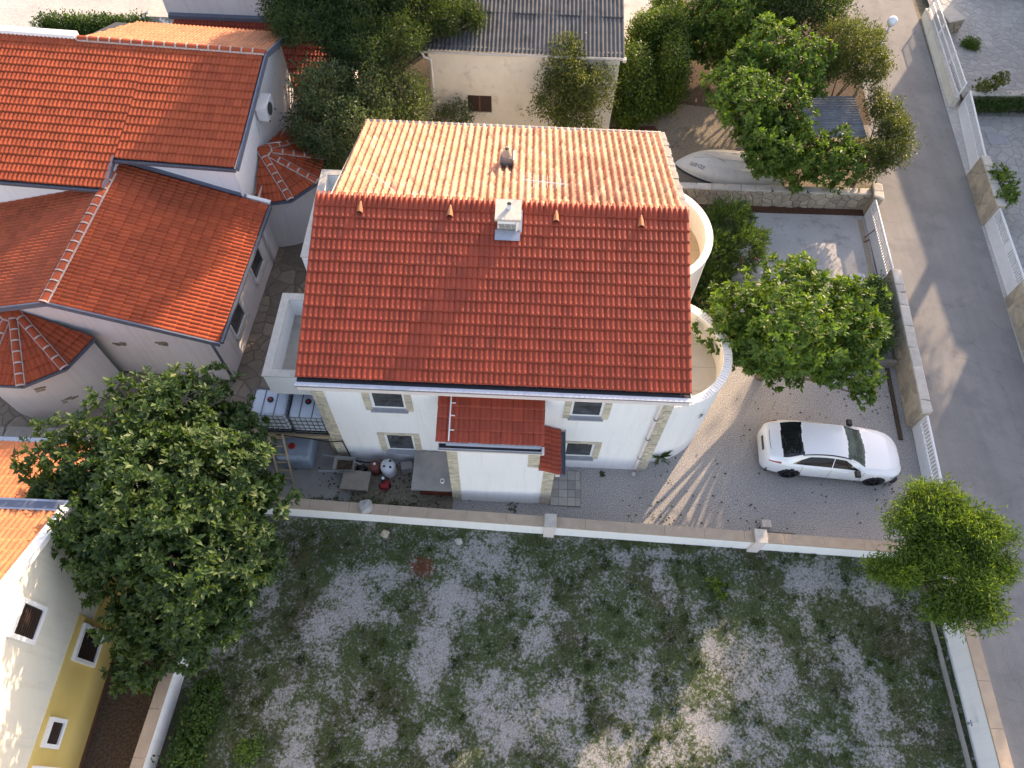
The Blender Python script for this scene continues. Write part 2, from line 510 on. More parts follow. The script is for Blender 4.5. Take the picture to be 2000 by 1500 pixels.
def clip(poly, nx, ny, c):
    """keep the side nx*x+ny*y<=c"""
    out = []
    n = len(poly)
    for i in range(n):
        a, b = poly[i], poly[(i + 1) % n]
        da, db = nx * a[0] + ny * a[1] - c, nx * b[0] + ny * b[1] - c
        if da <= 0: out.append(a)
        if da * db < 0:
            t = da / (da - db)
            out.append((a[0] + (b[0] - a[0]) * t, a[1] + (b[1] - a[1]) * t))
    return out


def inside(poly, x, y):
    c = False
    n = len(poly)
    for i in range(n):
        (x1, y1), (x2, y2) = poly[i], poly[i - 1]
        if (y1 > y) != (y2 > y) and x < (x2 - x1) * (y - y1) / (y2 - y1) + x1: c = not c
    return c


def voronoi(poly, size, gap, seed, jit=.5, asp=1.0):
    """irregular stones filling a convex polygon: list of cell polygons"""
    r = random.Random(seed)
    xs = [p[0] for p in poly]; ys = [p[1] for p in poly]
    pts = []
    y = min(ys) - size; row = 0
    while y < max(ys) + size:
        x = min(xs) - size * asp + (row % 2) * size * asp * .5
        while x < max(xs) + size * asp:
            pts.append((x + r.uniform(-jit, jit) * size * asp, y + r.uniform(-jit, jit) * size))
            x += size * asp
        y += size; row += 1
    A = np.array(pts)
    cells = []
    cx, cy = sum(xs) / len(xs), sum(ys) / len(ys)
    keep_ = [r.random() > .18 for _ in pts]
    pts = [q for q, k_ in zip(pts, keep_) if k_]
    A = np.array(pts)
    for i, p in enumerate(pts):
        if not inside(poly, *p) and min(math.hypot(p[0] - q[0], p[1] - q[1]) for q in poly) > size * 50: continue
        cell = [tuple(q) for q in poly]
        d = ((A - A[i]) ** 2).sum(1)
        for j in np.argsort(d)[1:16]:
            q = pts[j]
            nx, ny = q[0] - p[0], q[1] - p[1]
            L = math.hypot(nx, ny)
            if L < 1e-6: continue
            nx /= L; ny /= L
            c = nx * (p[0] + q[0]) / 2 + ny * (p[1] + q[1]) / 2 - gap / 2
            cell = clip(cell, nx, ny, c)
            if len(cell) < 3: break
        if len(cell) >= 3:
            ar = abs(sum(cell[k][0] * cell[k - 1][1] - cell[k - 1][0] * cell[k][1] for k in range(len(cell)))) / 2
            if ar > size * size * asp * .06: cells.append(cell)
    return cells


def stone(name, cell, fr, h, mat, parent, bev=.015, seed=0):
    """one stone from a polygon, in the frame fr=(origin,u,v,n), standing h proud with a rounded edge"""
    o, u, v, n = fr
    cx = sum(p[0] for p in cell) / len(cell); cy = sum(p[1] for p in cell) / len(cell)
    k = len(cell)
    vs = []
    for hh, sc in ((-.02, 1.0), (h - bev, 1.0), (h, 1.0 - bev * 4 / max(.15, math.sqrt(k * .01 + .02)))):
        sc = max(sc, .75)
        for p in cell:
            vs.append(tuple(o + u * (cx + (p[0] - cx) * sc) + v * (cy + (p[1] - cy) * sc) + n * hh))
    fs = [tuple(range(2 * k, 3 * k))]
    for l in (0, 1):
        for i in range(k):
            j = (i + 1) % k
            fs.append((l * k + i, l * k + j, (l + 1) * k + j, (l + 1) * k + i))
    mb = MB(); mb.v = vs; mb.f = fs
    return mb.build(name, mat, parent)


def stones_on(parent, name, poly, fr, size, gap, h, mat, seed, asp=1.0, limit=300):
    r = random.Random(seed)
    cells = voronoi(poly, size, gap, seed, asp=asp)
    o, u, v, n = fr

    def key(c):
        p = o + u * (sum(q[0] for q in c) / len(c)) + v * (sum(q[1] for q in c) / len(c))
        return (0 if in_frame(p) else 1, (p - CAM).length)
    cells.sort(key=key)
    for c in cells[:limit]:
        stone(name, c, fr, h * r.uniform(.7, 1.25), mat, parent)
    if cells[limit:]:
        mb = MB()
        for c in cells[limit:]:
            k = len(c)
            vs = [tuple(o + u * p[0] + v * p[1] + n * (-.02)) for p in c] + [tuple(o + u * p[0] + v * p[1] + n * h) for p in c]
            mb.add(vs, [tuple(range(k, 2 * k))] + [(i, (i + 1) % k, k + (i + 1) % k, k + i) for i in range(k)])
        mb.build(name, mat, parent, kind='stuff')


# -------- roof tiles
TILES = {}


def tile_shape(kind):
    if kind in TILES: return TILES[kind]
    if kind == 'roman':
        w, l, A, lift, seg, waves, over = .3085, .352, .046, .035, 8, 2, .05
    else:
        w, l, A, lift, seg, waves, over = .236, .345, .115, .022, 10, 1, .05
    vs, fs = [], []
    xs = [i / seg for i in range(seg + 1)]

    def z(t):
        q = .5 - .5 * math.cos(2 * math.pi * t * waves)
        if kind == 'roman':
            return A * q ** .85
        return A * max(0.0, math.sin(math.pi * min(1, max(0, (t - .22) / .56)))) ** .6
    # rows: underside lip, lower edge, upper end
    for t in xs: vs.append(((t - .5) * w, 0.0, z(t) + lift - .022))
    for t in xs: vs.append(((t - .5) * w, 0.0, z(t) + lift))
    if kind == 'roman':                                   # thicker moulded rim at the lower end
        for t in xs: vs.append(((t - .5) * w, .062, z(t) * .97 + lift - .0085))
    for t in xs: vs.append(((t - .5) * w * (1 if kind == 'roman' else 1), l + over, z(t) * (1 if kind == 'roman' else .92) + .004))
    n = seg + 1
    for r in ((0, 1, 2) if kind == 'roman' else (0, 1)):
        for i in range(seg):
            fs.append((r * n + i, r * n + i + 1, (r + 1) * n + i + 1, (r + 1) * n + i))
    me = bpy.data.meshes.new('roof_tile_' + kind)
    me.from_pydata(vs, [], fs)
    for i, p in enumerate(me.polygons):
        p.use_smooth = i >= seg
    TILES[kind] = (me, w, l, vs, fs, {})
    return TILES[kind]


class Tiler:
    def __init__(s, root, name='roof_tile', limit=300):
        s.root, s.name, s.limit, s.items = root, name, limit, []

    def plane(s, part, P0, u, sl, W, L, kind, mat, poly=None, jitter=.006):
        """cover the plane P0 + a*u + b*sl with tiles; poly (convex) in (a,b) cuts them"""
        me, w, l, vs, fs, cache = tile_shape(kind)
        P0 = Vector(P0); u = Vector(u).normalized(); sl = Vector(sl).normalized(); n = u.cross(sl).normalized()
        nc = max(1, round(W / w)); nr = max(1, round(L / l))
        kx, ky = W / (nc * w), L / (nr * l)
        if mat.name not in cache:
            m2 = me.copy(); m2.materials.clear(); m2.materials.append(mat); cache[mat.name] = m2
        base = cache[mat.name]
        for r in range(nr):
            for c in range(nc):
                a, b = (c + .5) * w * kx, r * l * ky
                q = P0 + u * a + sl * (b + rnd.gauss(0, .004)) + n * rnd.uniform(0, jitter)
                rot = rnd.gauss(0, .009)
                uu = (u + sl * rot).normalized(); ss = (sl - u * rot).normalized()
                mat4 = Matrix(((uu.x * kx, ss.x * ky, n.x, q.x), (uu.y * kx, ss.y * ky, n.y, q.y), (uu.z * kx, ss.z * ky, n.z, q.z), (0, 0, 0, 1)))
                mesh = base
                if poly:
                    x0, x1, y0, y1 = a - w * kx / 2, a + w * kx / 2, b, b + (l + .05) * ky
                    ins = [inside(poly, x, y) for x in (x0 + .01, x1 - .01) for y in (y0 + .01, y1 - .05)]
                    if not any(ins) and not any(x0 < p[0] < x1 and y0 < p[1] < y1 for p in poly):
                        mid = inside(poly, a, (y0 + y1) / 2)
                        if not mid: continue
                    if not all(ins):
                        bm = bmesh.new(); bm.from_mesh(base)
                        for i in range(len(poly)):
                            p1, p2 = poly[i], poly[(i + 1) % len(poly)]
                            ex, ey = p2[0] - p1[0], p2[1] - p1[1]
                            nx, ny = ey, -ex              # outward for counter-clockwise
                            geom = bm.verts[:] + bm.edges[:] + bm.faces[:]
                            if not geom: break
                            bmesh.ops.bisect_plane(bm, geom=geom, plane_co=((p1[0] - a) / kx, (p1[1] - b) / ky, 0), plane_no=(nx * kx, ny * ky, 0), clear_outer=True)
                        if not bm.faces:
                            bm.free(); continue
                        mesh = bpy.data.meshes.new('cut_tile'); bm.to_mesh(mesh); bm.free()
                        mesh.materials.clear(); mesh.materials.append(mat)
                s.items.append((part, mesh, mat4, q, mat))

    def finish(s, label=None):
        o = ROOT[s.root.name]
        s.items.sort(key=lambda t: (0 if in_frame(t[3]) else 1, (t[3] - CAM).length))
        for part, mesh, m4, q, mat in s.items[:s.limit]:
            ob = bpy.data.objects.new(s.name, mesh)
            COL.objects.link(ob)
            ob.parent = part
            m = m4.copy(); m.translation = m.translation - o
            ob.matrix_basis = m
        rest = {}
        for it in s.items[s.limit:]:
            rest.setdefault(it[4].name, []).append(it)
        for lst in rest.values():
            mb = MB(); smo = []
            for part, mesh, m4, q, mat in lst:
                mb.add([m4 @ v.co for v in mesh.vertices], [tuple(p.vertices) for p in mesh.polygons])
                smo += [p.use_smooth for p in mesh.polygons]
            ob = mb.build(s.name, lst[0][4], s.root, kind='stuff')
            ob.data.polygons.foreach_set('use_smooth', smo)


def slope_deck(mb, pts, th=.05):
    """thin slab below a polygon of 3D points"""
    pts = [Vector(p) for p in pts]
    n = (pts[1] - pts[0]).cross(pts[2] - pts[0]).normalized()
    k = len(pts)
    vs = [p - n * .012 for p in pts] + [p - n * (.012 + th) for p in pts]
    mb.add(vs, [tuple(range(k)), tuple(range(2 * k - 1, k - 1, -1))] + [(i, k + i, k + (i + 1) % k, (i + 1) % k) for i in range(k)])
    return mb


def ridge_caps(part, a, b, mat, r=.11, L=.36, lift=.03, mortar=True, flat=.75):
    a = Vector(a); b = Vector(b)
    d = b - a; n = max(1, round(d.length / L)); d.normalize()
    step = (b - a).length / n
    sx = d.cross(Vector((0, 0, 1))).normalized(); up = sx.cross(d)
    mm_ = MB()
    for i in range(n):
        mb = MB()
        p0, p1 = a + d * (step * i - .03), a + d * step * (i + 1)
        o = 0
        vs = []
        for p, rr in ((p0, r * .9), (p1, r * 1.08)):
            for k in range(9):
                t = math.pi * k / 8
                vs.append(p + sx * math.cos(t) * rr + up * (math.sin(t) * rr * flat + lift))
        fs = [(k, k + 1, 10 + k, 9 + k) for k in range(8)]
        fs.append(tuple(range(9))); fs.append(tuple(range(17, 8, -1)))
        mb.add(vs, fs)
        mb.build('ridge_cap', mat, part, smooth=False)
        if mortar:
            vs = []
            for q, rr in ((p1 - d * .028, r * 1.13), (p1 + d * .028, r * 1.13)):
                for k in range(9):
                    t = math.pi * k / 8
                    vs.append(q + sx * math.cos(t) * rr + up * (math.sin(t) * rr * flat + lift + .004))
            mm_.add(vs, [(k, k + 1, 10 + k, 9 + k) for k in range(8)])
    if mortar:
        for sgn in (-1, 1):
            mm_.bar(a + sx * sgn * r * 1.06 + up * .02, b + sx * sgn * r * 1.06 + up * .02, .028, .06)
        mm_.build('mortar', MT['mortar'], part)


def quoin(parent, x0, x1, y0, y1, z0, z1, side, course=.155):
    """a corner dressed with split stone: courses of small stones on the -Y face and on one side face"""
    mb = MB()
    r = random.Random(int(x0 * 77 + z0 * 31 + y0 * 13))
    n = max(1, round((z1 - z0) / course)); hh = (z1 - z0) / n
    for i in range(n):
        za, zb = z0 + i * hh + .006, z0 + (i + 1) * hh - .006
        cut = x0 + (x1 - x0) * r.choice((.36, .5, .62))
        for (a, b) in ((x0, cut), (cut, x1)):
            p = r.uniform(.012, .034)
            q = MB(); q.box(a + .005, b - .005, y0 - p, y0 + .02, za, zb)
            q.build('quoin_stone', MT['quoin'], parent)
    return


def window(parent, x0, x1, z0, z1, y, jamb=.28, lintel=True):
    """white pvc window with stone surround and grey sill in a wall facing -Y at y"""
    w = MB()
    f = .075
    for (a, b, c, d) in ((x0, x1, z0, z0 + f), (x0, x1, z1 - f, z1), (x0, x0 + f, z0 + f, z1 - f), (x1 - f, x1, z0 + f, z1 - f)):
        w.box(a, b, y - .028, y + .03, c, d)
    wo_ = w.build('window', MT['pvc'], parent)
    g = MB(); g.box(x0 + f, x1 - f, y - .012, y + .02, z0 + f, z1 - f); g.build('pane', MT['pane'], wo_)
    gi = MB()
    for (a, b, c, d) in ((x0 + f, x1 - f, z0 + f, z0 + f + .022), (x0 + f, x1 - f, z1 - f - .022, z1 - f), (x0 + f, x0 + f + .022, z0 + f, z1 - f), (x1 - f - .022, x1 - f, z0 + f, z1 - f)):
        gi.box(a, b, y - .019, y + .02, c, d)
    gi.build('seal', MT['darkgrey'], wo_)
    if jamb:
        s = MB(); s.box(x0 - .06, x1 + .06, y - .16, y + .02, z0 - .055, z0 - .004); s.build('sill', MT['sill'], wo_)
    r = random.Random(int(x0 * 100 + z0))
    for (a, b) in ((x0 - jamb, x0 - .004), (x1 + .004, x1 + jamb)) if jamb else ():
        n = max(1, round((z1 - z0 + .12) / .2)); hh = (z1 - z0 + .12) / n
        for i in range(n):
            q = MB(); q.box(a, b, y - r.uniform(.032, .05), y + .02, z0 - .06 + i * hh + .005, z0 - .06 + (i + 1) * hh - .005)
            q.build('surround_stone', MT['quoin'], wo_)
    if lintel:
        n = 5; ww = (x1 - x0 + 2 * jamb) / n
        for i in range(n):
            q = MB(); q.box(x0 - jamb + i * ww + .004, x0 - jamb + (i + 1) * ww - .004, y - r.uniform(.036, .05), y + .02, z1 + .07, z1 + .20)
            q.build('surround_stone', MT['quoin'], wo_)
    return wo_

# ================================================================== SETTING
def sheet(name, poly, z, mat, kind='structure', th=.0):
    mb = MB()
    mb.add([(p[0], p[1], z) for p in poly], [tuple(range(len(poly)))])
    o = mb.build(name, mat)
    o['kind'] = kind
    return o


# the land as one large sheet
sheet('ground', [(-160, -120), (160, -120), (160, 200), (-160, 200)], -.012, MT['land'])
# field: fine grid with a layer that says where turf grows
FX0, FX1, FY0, FY1 = -9.2, 13.6, -3.0, 7.95
GP = [(-4.63, 5.35, 1.13, .8), (-5.26, 4.41, .56, .71), (-3.92, 6.02, .97, .45), (-1.99, 4.24, .65, 1.25), (-1.61, 5.32, .97, .62), (-2.03, 3.09, .4, .71), (-.59, 6.98, 1.13, .54), (1.25, 4.98, .56, 1.07), (-.2, 2.61, .65, .8), (.71, 1.97, .81, .71), (1.88, 2.28, .65, .89), (-6.07, 2.24, .56, .8), (-5.44, 1.22, .65, .71), (-3.19, 1.56, .4, .36), (-1.66, 1.49, .4, .71), (7.24, 3.88, 1.13, .98), (7.95, 3.48, .81, .89), (6.65, 4.08, .65, .36), (9.43, 5.01, .4, 1.07), (10.01, 6.45, 1.13, .54), (11.42, 6.18, .65, .45), (10.39, 4.3, .56, .45), (10.79, 2.63, .48, 1.07), (4.94, 6.07, .4, .71), (4.21, 3.2, .32, .89), (3.94, 2.36, .4, .54), (6.26, 1.92, .65, .54), (3.31, 1.29, .97, .54), (4.77, 1.6, .65, .36), (7.52, 1.58, .65, .54), (9.59, 1.79, .65, .36), (5.19, 7.23, 1.94, .21), (-7.27, 5.09, .48, .71), (-3.0, -.6, 1.2, .8), (4.5, -.8, 1.4, .9), (9, -.8, 1.0, .7)]


def turf(x, y):
    """0 bare gravel .. 1 closed turf"""
    wx = noise.noise(Vector((x * 1.1, y * 1.1, 3.1))) * .5 + noise.noise(Vector((x * 3, y * 3, 3.1))) * .22
    wy = noise.noise(Vector((x * 1.1, y * 1.1, 8.7))) * .5 + noise.noise(Vector((x * 3, y * 3, 8.1))) * .22
    v = .70 + .22 * noise.fractal(Vector((x * .9, y * .9, 1.3)), 1.0, 2.0, 3)
    b = 0
    for cx, cy, rx, ry in GP:
        d = ((x + wx - cx) / (rx * .8)) ** 2 + ((y + wy - cy) / (ry * .8)) ** 2
        b = max(b, 1 - d / 2.6)
    v -= .40 * max(0, b) ** .7
    return max(0, min(1, v))


def build_field():
    st = .11
    nx, ny = int((FX1 - FX0) / st), int((FY1 - FY0) / st)
    vs, cols = [], []
    for j in range(ny + 1):
        for i in range(nx + 1):
            x, y = FX0 + i * st, FY0 + j * st
            t = turf(x, y)
            zz = .012 + .02 * noise.noise(Vector((x * .8, y * .8, 0))) + .02 * t
            vs.append((x, y, zz))
            r = max(0, 1 - (((x + 2.6) / .45) ** 2 + ((y - 6.45) / .42) ** 2) / 1.6) + max(0, 1 - (((x - 2.0) / 9) ** 2 + ((y - 7.75) / .16) ** 2)) * .35
            if x < -6: r += .35 * max(0, noise.noise(Vector((x, y, 9)))) + (.22 if y > 5.5 else 0)
            cols += [t, min(1, r), 0, 1]
    fs = [(j * (nx + 1) + i, j * (nx + 1) + i + 1, (j + 1) * (nx + 1) + i + 1, (j + 1) * (nx + 1) + i) for j in range(ny) for i in range(nx)]
    me = bpy.data.meshes.new('field')
    me.from_pydata(vs, [], fs)
    ca = me.color_attributes.new('cover', 'FLOAT_COLOR', 'POINT')
    ca.data.foreach_set('color', cols)
    for p in me.polygons: p.use_smooth = True
    me.materials.append(MT['field'])
    o = bpy.data.objects.new('field', me); COL.objects.link(o); o['kind'] = 'structure'


build_field()


def quads_mesh(name, V, T, mat, parent=None, off=(0, 0, 0)):
    """V (n,3) vertices, T (m,3) triangles"""
    me = bpy.data.meshes.new(name)
    V = np.asarray(V, dtype=np.float32) - np.array(off, dtype=np.float32)
    me.vertices.add(len(V)); me.vertices.foreach_set('co', V.ravel())
    T = np.asarray(T, dtype=np.int32)
    me.loops.add(T.size); me.loops.foreach_set('vertex_index', T.ravel())
    me.polygons.add(len(T))
    me.polygons.foreach_set('loop_start', np.arange(0, T.size, 3, dtype=np.int32))
    me.polygons.foreach_set('loop_total', np.full(len(T), 3, dtype=np.int32))
    me.update(calc_edges=True)
    me.materials.append(mat)
    o = bpy.data.objects.new(name, me); COL.objects.link(o)
    if parent is not None: o.parent = parent
    return o


def leaf_verts(P, D, N, size, asp=.6, fold=.25):
    """folded diamond leaves at P pointing along D with normal N; returns V,T"""
    n = len(P)
    D = D / np.linalg.norm(D, axis=1, keepdims=True)
    S = np.cross(D, N); S /= np.linalg.norm(S, axis=1, keepdims=True) + 1e-9
    U_ = np.cross(S, D)
    size = size[:, None]
    a = P
    m = P + D * size * .5
    l = m + S * size * asp * .5 + U_ * size * fold * .5
    r = m - S * size * asp * .5 + U_ * size * fold * .5
    t = P + D * size
    V = np.stack([a, l, t, r], 1).reshape(-1, 3)
    i = np.arange(n)[:, None] * 4
    T = np.concatenate([i + [0, 2, 1], i + [0, 3, 2]], 1).reshape(-1, 3)
    return V, T


def build_grass():
    P, Sz = [], []
    r = random.Random(3)
    n = 0
    while n < 120000:
        x, y = r.uniform(FX0 + .1, FX1 - .1), r.uniform(.2, FY1 - .3)
        n += 1
        t = turf(x, y)
        if r.random() < (t - .30) * 1.3 + .35 * noise.noise(Vector((x * 4, y * 4, 0))):
            P.append((x, y, .01)); Sz.append(r.uniform(.035, .085) * (.6 + .7 * t))
    for _ in range(420):                                   # taller tufts
        x, y = r.uniform(FX0 + .3, FX1 - .4), r.uniform(.3, FY1 - .4)
        if turf(x, y) < .45: continue
        s = r.uniform(.06, .16)
        for _ in range(26):
            P.append((r.gauss(x, s * .5), r.gauss(y, s * .5), .01)); Sz.append(r.uniform(.6, 1.3) * s)
    P = np.array(P); Sz = np.array(Sz)
    k = len(P)
    D = NR.normal(0, .55, (k, 3)); D[:, 2] = np.abs(D[:, 2]) * .6 + .45
    N = NR.normal(0, 1, (k, 3))
    V, T = leaf_verts(P, D, N, Sz, .32, .1)
    o = quads_mesh('grass', V, T, MT['grass'])
    tag(o, 'short patchy grass growing on the gravel field', 'grass', kind='stuff')


build_grass()

# courtyard gravel, road, drive, yards
sheet('courtyard', [(-8.9, 7.6), (12.6, 7.2), (14.2, 7.2), (14.4, 12.0), (14.75, 18.8), (4.6, 19.2), (4.6, 10.2), (-5.8, 10.2), (-5.8, 12.4), (-8.9, 12.4)], .0, MT['gravel'])
sheet('road', [(14.25, -20), (19.9, -20), (19.55, 15.4), (19.85, 20), (20.3, 27), (21.0, 36.3), (23.5, 70), (18.8, 70), (17.0, 38.3), (16.2, 26), (15.2, 22.9), (14.75, 19.4), (14.4, 12.0), (14.2, 7.2)], .004, MT['road'])
sheet('road_verge', [(19.4, 15), (20.4, 15), (20.7, 22), (21.4, 30), (22, 37), (21.2, 37), (20.55, 30), (20.0, 23)], .008, MT['pale_yard'])
sheet('concrete_drive', [(8.6, 18.75), (14.72, 19.1), (14.96, 22.55), (8.6, 22.45)], .008, MT['slab_drive'])
sheet('soil_strip', [(8.6, 22.45), (14.96, 22.55), (14.98, 22.95), (6.4, 22.85), (6.4, 22.45)], .012, MT['redsoil'])
sheet('planting_bed', [(4.7, 15.0), (8.7, 15.3), (8.6, 22.45), (4.7, 22.45)], .006, MT['soil'])
sheet('back_yard', [(-4.4, 20.9), (4.7, 20.9), (4.7, 23.1), (16.1, 23.2), (17.4, 40), (-4.4, 40)], .002, MT['dirt'])
sheet('soil_bed', [(3.9, 25.5), (6.9, 26.2), (6.2, 27.8), (4.1, 27.6)], .006, MT['redsoil'])
sheet('dark_yard', [(7.2, 29.5), (16.6, 28.5), (17.2, 38), (7.2, 38)], .006, MT['soil'])
sheet('concrete_yard', [(4.3, 30.2), (7.1, 30.8), (7.4, 40), (4.3, 40)], .007, MT['slab_drive'])
sheet('yellow_house_yard', [(-20, -6), (-9.0, -6), (-9.0, 4), (-8.6, 7.9), (-20, 9.6)], -.002, MT['soil'])
sheet('stone_yard', [(-40, 32.9), (-16.2, 32.9), (-16.2, 44), (-40, 44)], .004, MT['pale_yard'])
sheet('working_yard', [(-8.6, 8.0), (-5.2, 8.0), (-5.3, 9.9), (-5.85, 10.1), (-5.85, 12.2), (-8.6, 12.2)], .006, MT['concrete'])
sheet('weedy_strip', [(-5.4, 7.85), (-1.8, 7.85), (-1.8, 8.8), (-3.0, 9.9), (-5.2, 9.9)], .005, MT['dirt'])

# crazy paving between the houses (stones bedded in a darker joint sheet)
pv = sheet('crazy_paving', [(-18.6, 10.35), (-8.7, 10.35), (-8.4, 12.3), (-7.3, 12.3), (-7.0, 22.5), (-9.4, 22.5), (-9.8, 13), (-18.6, 13.4)], .006, MT['joint'])
FRG = (Vector((0, 0, .006)), Vector((1, 0, 0)), Vector((0, 1, 0)), Vector((0, 0, 1)))
for k, poly in enumerate(([(-18.5, 10.45), (-10.1, 10.45), (-10.1, 12.95), (-14.0, 13.1), (-18.5, 13.1)], [(-10.1, 10.45), (-8.75, 10.45), (-8.45, 12.3), (-7.35, 12.35), (-7.05, 18.0), (-9.83, 18.6), (-10.1, 13)])):
    stones_on(pv, 'paving_stone', poly, FRG, .44, .035, .018, MT['paving_dark'], 5 + k, 1.15, 150)
# pale terrace over the road
tr = sheet('terrace', [(21.3, 30.4), (29, 30.9), (29, 48), (22.3, 48)], .30, MT['joint_light'])
FRT = (Vector((0, 0, .30)), Vector((1, 0, 0)), Vector((0, 1, 0)), Vector((0, 0, 1)))
stones_on(tr, 'paving_stone', [(21.35, 30.5), (26.2, 30.8), (28.2, 39.5), (22.0, 39.5)], FRT, .34, .016, .016, MT['paving_grey'], 9, 1.1, 300)
lt = sheet('lower_terrace', [(20.2, 14), (30, 14), (30, 30.2), (21.3, 29.8), (20.75, 25.5)], .012, MT['joint_light'])
FRL = (Vector((0, 0, .012)), Vector((1, 0, 0)), Vector((0, 1, 0)), Vector((0, 0, 1)))
stones_on(lt, 'paving_stone', [(20.1, 17.6), (22.2, 20), (24.6, 29.6), (21.3, 29.5), (20.7, 25.4)], FRL, .40, .03, .016, MT['paving_grey'], 12, 1.1, 300)

# ================================================================== BOUNDARY WALLS
def seg_frame(a, b):
    a = Vector((a[0], a[1], 0)); b = Vector((b[0], b[1], 0))
    d = (b - a).normalized()
    return a, b, d, Vector((-d.y, d.x, 0)), (b - a).length


def plaster_wall(name, a, b, h, th, label, capw=.30, pillars=(), cap='wallcap', body='stucco', capstep=1.25, caph=.06, seed=1):
    a, b, d, n, L = seg_frame(a, b)
    t = thing(name, (a + b) / 2, label, 'wall')
    mb = MB(); mb.obox((a + b) / 2 + Vector((0, 0, h / 2 - .05)), d, n, (0, 0, 1), L / 2, th / 2, h / 2 + .05)
    mb.build('wall_body', MT[body], t)
    k = max(1, round(L / capstep)); r = random.Random(seed)
    for i in range(k):
        c = a + d * (L * (i + .5) / k) + Vector((0, 0, h + caph / 2 + .003 + r.uniform(0, .004)))
        q = MB(); q.obox(c, d, n, (0, 0, 1), L / k / 2 - .004, capw / 2, caph / 2)
        q.build('cap_slab', MT[cap], t)
    for i, s in enumerate(pillars):
        c = a + d * s
        q = MB(); q.obox(c + Vector((0, 0, (h + .08) / 2)), d, n, (0, 0, 1), .17, capw / 2 + .03, (h + .12) / 2)
        po = q.build('pillar', MT['fascia'], t)
        q = MB(); q.obox(c + Vector((0, 0, h + .17)), d, n, (0, 0, 1), .19, capw / 2 + .05, .025)
        q.build('pillar_cap', MT['capstone'], po)
    return t


FW = plaster_wall('boundary_wall', (-8.75, 8.1), (13.75, 7.38), .88, .2, 'long white plastered wall with tan cap between courtyard and field', .34, (10.15, 16.75), seed=4)
DW = plaster_wall('boundary_wall', (-8.95, 7.9), (-9.75, -4.0), .95, .2, 'white wall along the yellow house side of the field under the big fig tree', .32, (), seed=5)
RW = plaster_wall('boundary_wall', (13.72, 7.2), (13.5, -5.0), 1.15, .2, 'white wall with tan cap between the field and the street', .36, (), 'wallcap', seed=6)
kb = MB(); kb.box(13.22, 13.30, -5, 5.9, -.05, .16)
single('kerb_strip', kb, MT['concrete'], 'narrow concrete kerb at the foot of the street-side field wall', 'kerb')
# tap pipe on the inside of that wall
tp = thing('garden_tap', (13.5, 2.5, .45), 'small white water tap on the inner face of the street-side wall', 'tap')
q = MB(); q.tube([(13.5, 2.5, .62), (13.28, 2.5, .62)], .022, 8); q.build('pipe', MT['pvc'], tp)
q = MB(); q.tube([(13.30, 2.5, .62), (13.28, 2.5, .5)], .03, 8); q.bar((13.3, 2.42, .66), (13.3, 2.58, .66), .03); q.build('spout', MT['zinc'], tp)


def stone_wall(name, a, b, h, th, label, size=.3, faces=(1,), capw=None, capsize=.55, limit=150, seed=1, facemat='limestone', capmat='capstone', proud=.025, gap=.03):
    a, b, d, n, L = seg_frame(a, b)
    t = thing(name, (a + b) / 2, label, 'wall')
    mb = MB(); mb.obox((a + b) / 2 + Vector((0, 0, h / 2 - .05)), d, n, (0, 0, 1), L / 2, th / 2 - .005, h / 2 + .05)
    mb.build('wall_core', MT['joint'] if proud > .015 else MT[facemat], t)
    for s in faces:
        o = (a if s < 0 else b) + n * s * th / 2
        u = d if s < 0 else -d
        fr = (Vector((o.x, o.y, 0)), u, Vector((0, 0, 1)), n * s)
        stones_on(t, 'wall_stone', [(0, 0), (L, 0), (L, h), (0, h)], fr, size, gap, proud, MT[facemat], seed, 1.25, limit)
    cw = capw or th + .06
    fr = (Vector((a.x, a.y, h)) - n * cw / 2, d, n, Vector((0, 0, 1)))
    k = max(1, round(L / capsize)); r = random.Random(seed)
    xs = [0] + [L * (i + r.uniform(-.25, .25)) / k for i in range(1, k)] + [L]
    for i in range(k):
        s0, s1 = r.uniform(-.06, .06), r.uniform(-.06, .06)
        j = .025
        cell = [(xs[i] + .008, r.uniform(0, j)), (xs[i + 1] - .008 + s0, r.uniform(0, j)), (xs[i + 1] - .008 - s0, cw - r.uniform(0, j)), (xs[i] + .008 + s1, cw - r.uniform(0, j))]
        stone('cap_stone', cell, fr, .06, MT[capmat], t)
    return t


stone_wall('stone_wall', (15.05, 23.1), (5.2, 23.0), .85, .34, 'rough limestone wall between the concrete drive and the back yard', .30, (1,), .36, .7, 200, 21)
stone_wall('stone_wall', (14.88, 18.7), (14.42, 12.25), 1.05, .36, 'beige stone wall with pale irregular caps beside the white car', .42, (-1,), .38, .62, 100, 22, proud=.012, gap=.012)
stone_wall('stone_wall', (15.22, 23.45), (15.1, 22.55), 1.05, .36, 'short stone gate pillar at the end of the rough limestone wall', .3, (-1, 1), .42, .5, 40, 23, proud=.012, gap=.012)
stone_wall('stone_wall', (20.35, 25.3), (20.12, 22.3), 1.15, .36, 'stone wall stub between the two street gates across the road', .42, (-1,), .40, .6, 40, 24, proud=.012, gap=.012)
stone_wall('stone_wall', (19.85, 18.3), (19.3, 9.0), 1.1, .36, 'beige stone wall below the lower gate across the road', .42, (-1,), .38, .6, 60, 25, proud=.012, gap=.012)
stone_wall('stone_wall', (29, 30.5), (21.2, 30.0), .85, .3, 'ivy-hung retaining wall below the pale terrace across the road', .34, (-1,), .34, .8, 80, 26, proud=.02)
stone_wall('stone_wall', (-18.6, 10.05), (-12.2, 10.12), .75, .42, 'stone wall with broad cap in front of the rounded bay', .26, (-1, 1), .62, .8, 90, 27, capmat='concrete')
stone_wall('stone_wall', (22.4, 36.3), (21.55, 36.0), 1.0, 1.1, 'square stone pier at the top of the street beside the terrace', .34, (-1, 1), 1.15, .9, 40, 28)
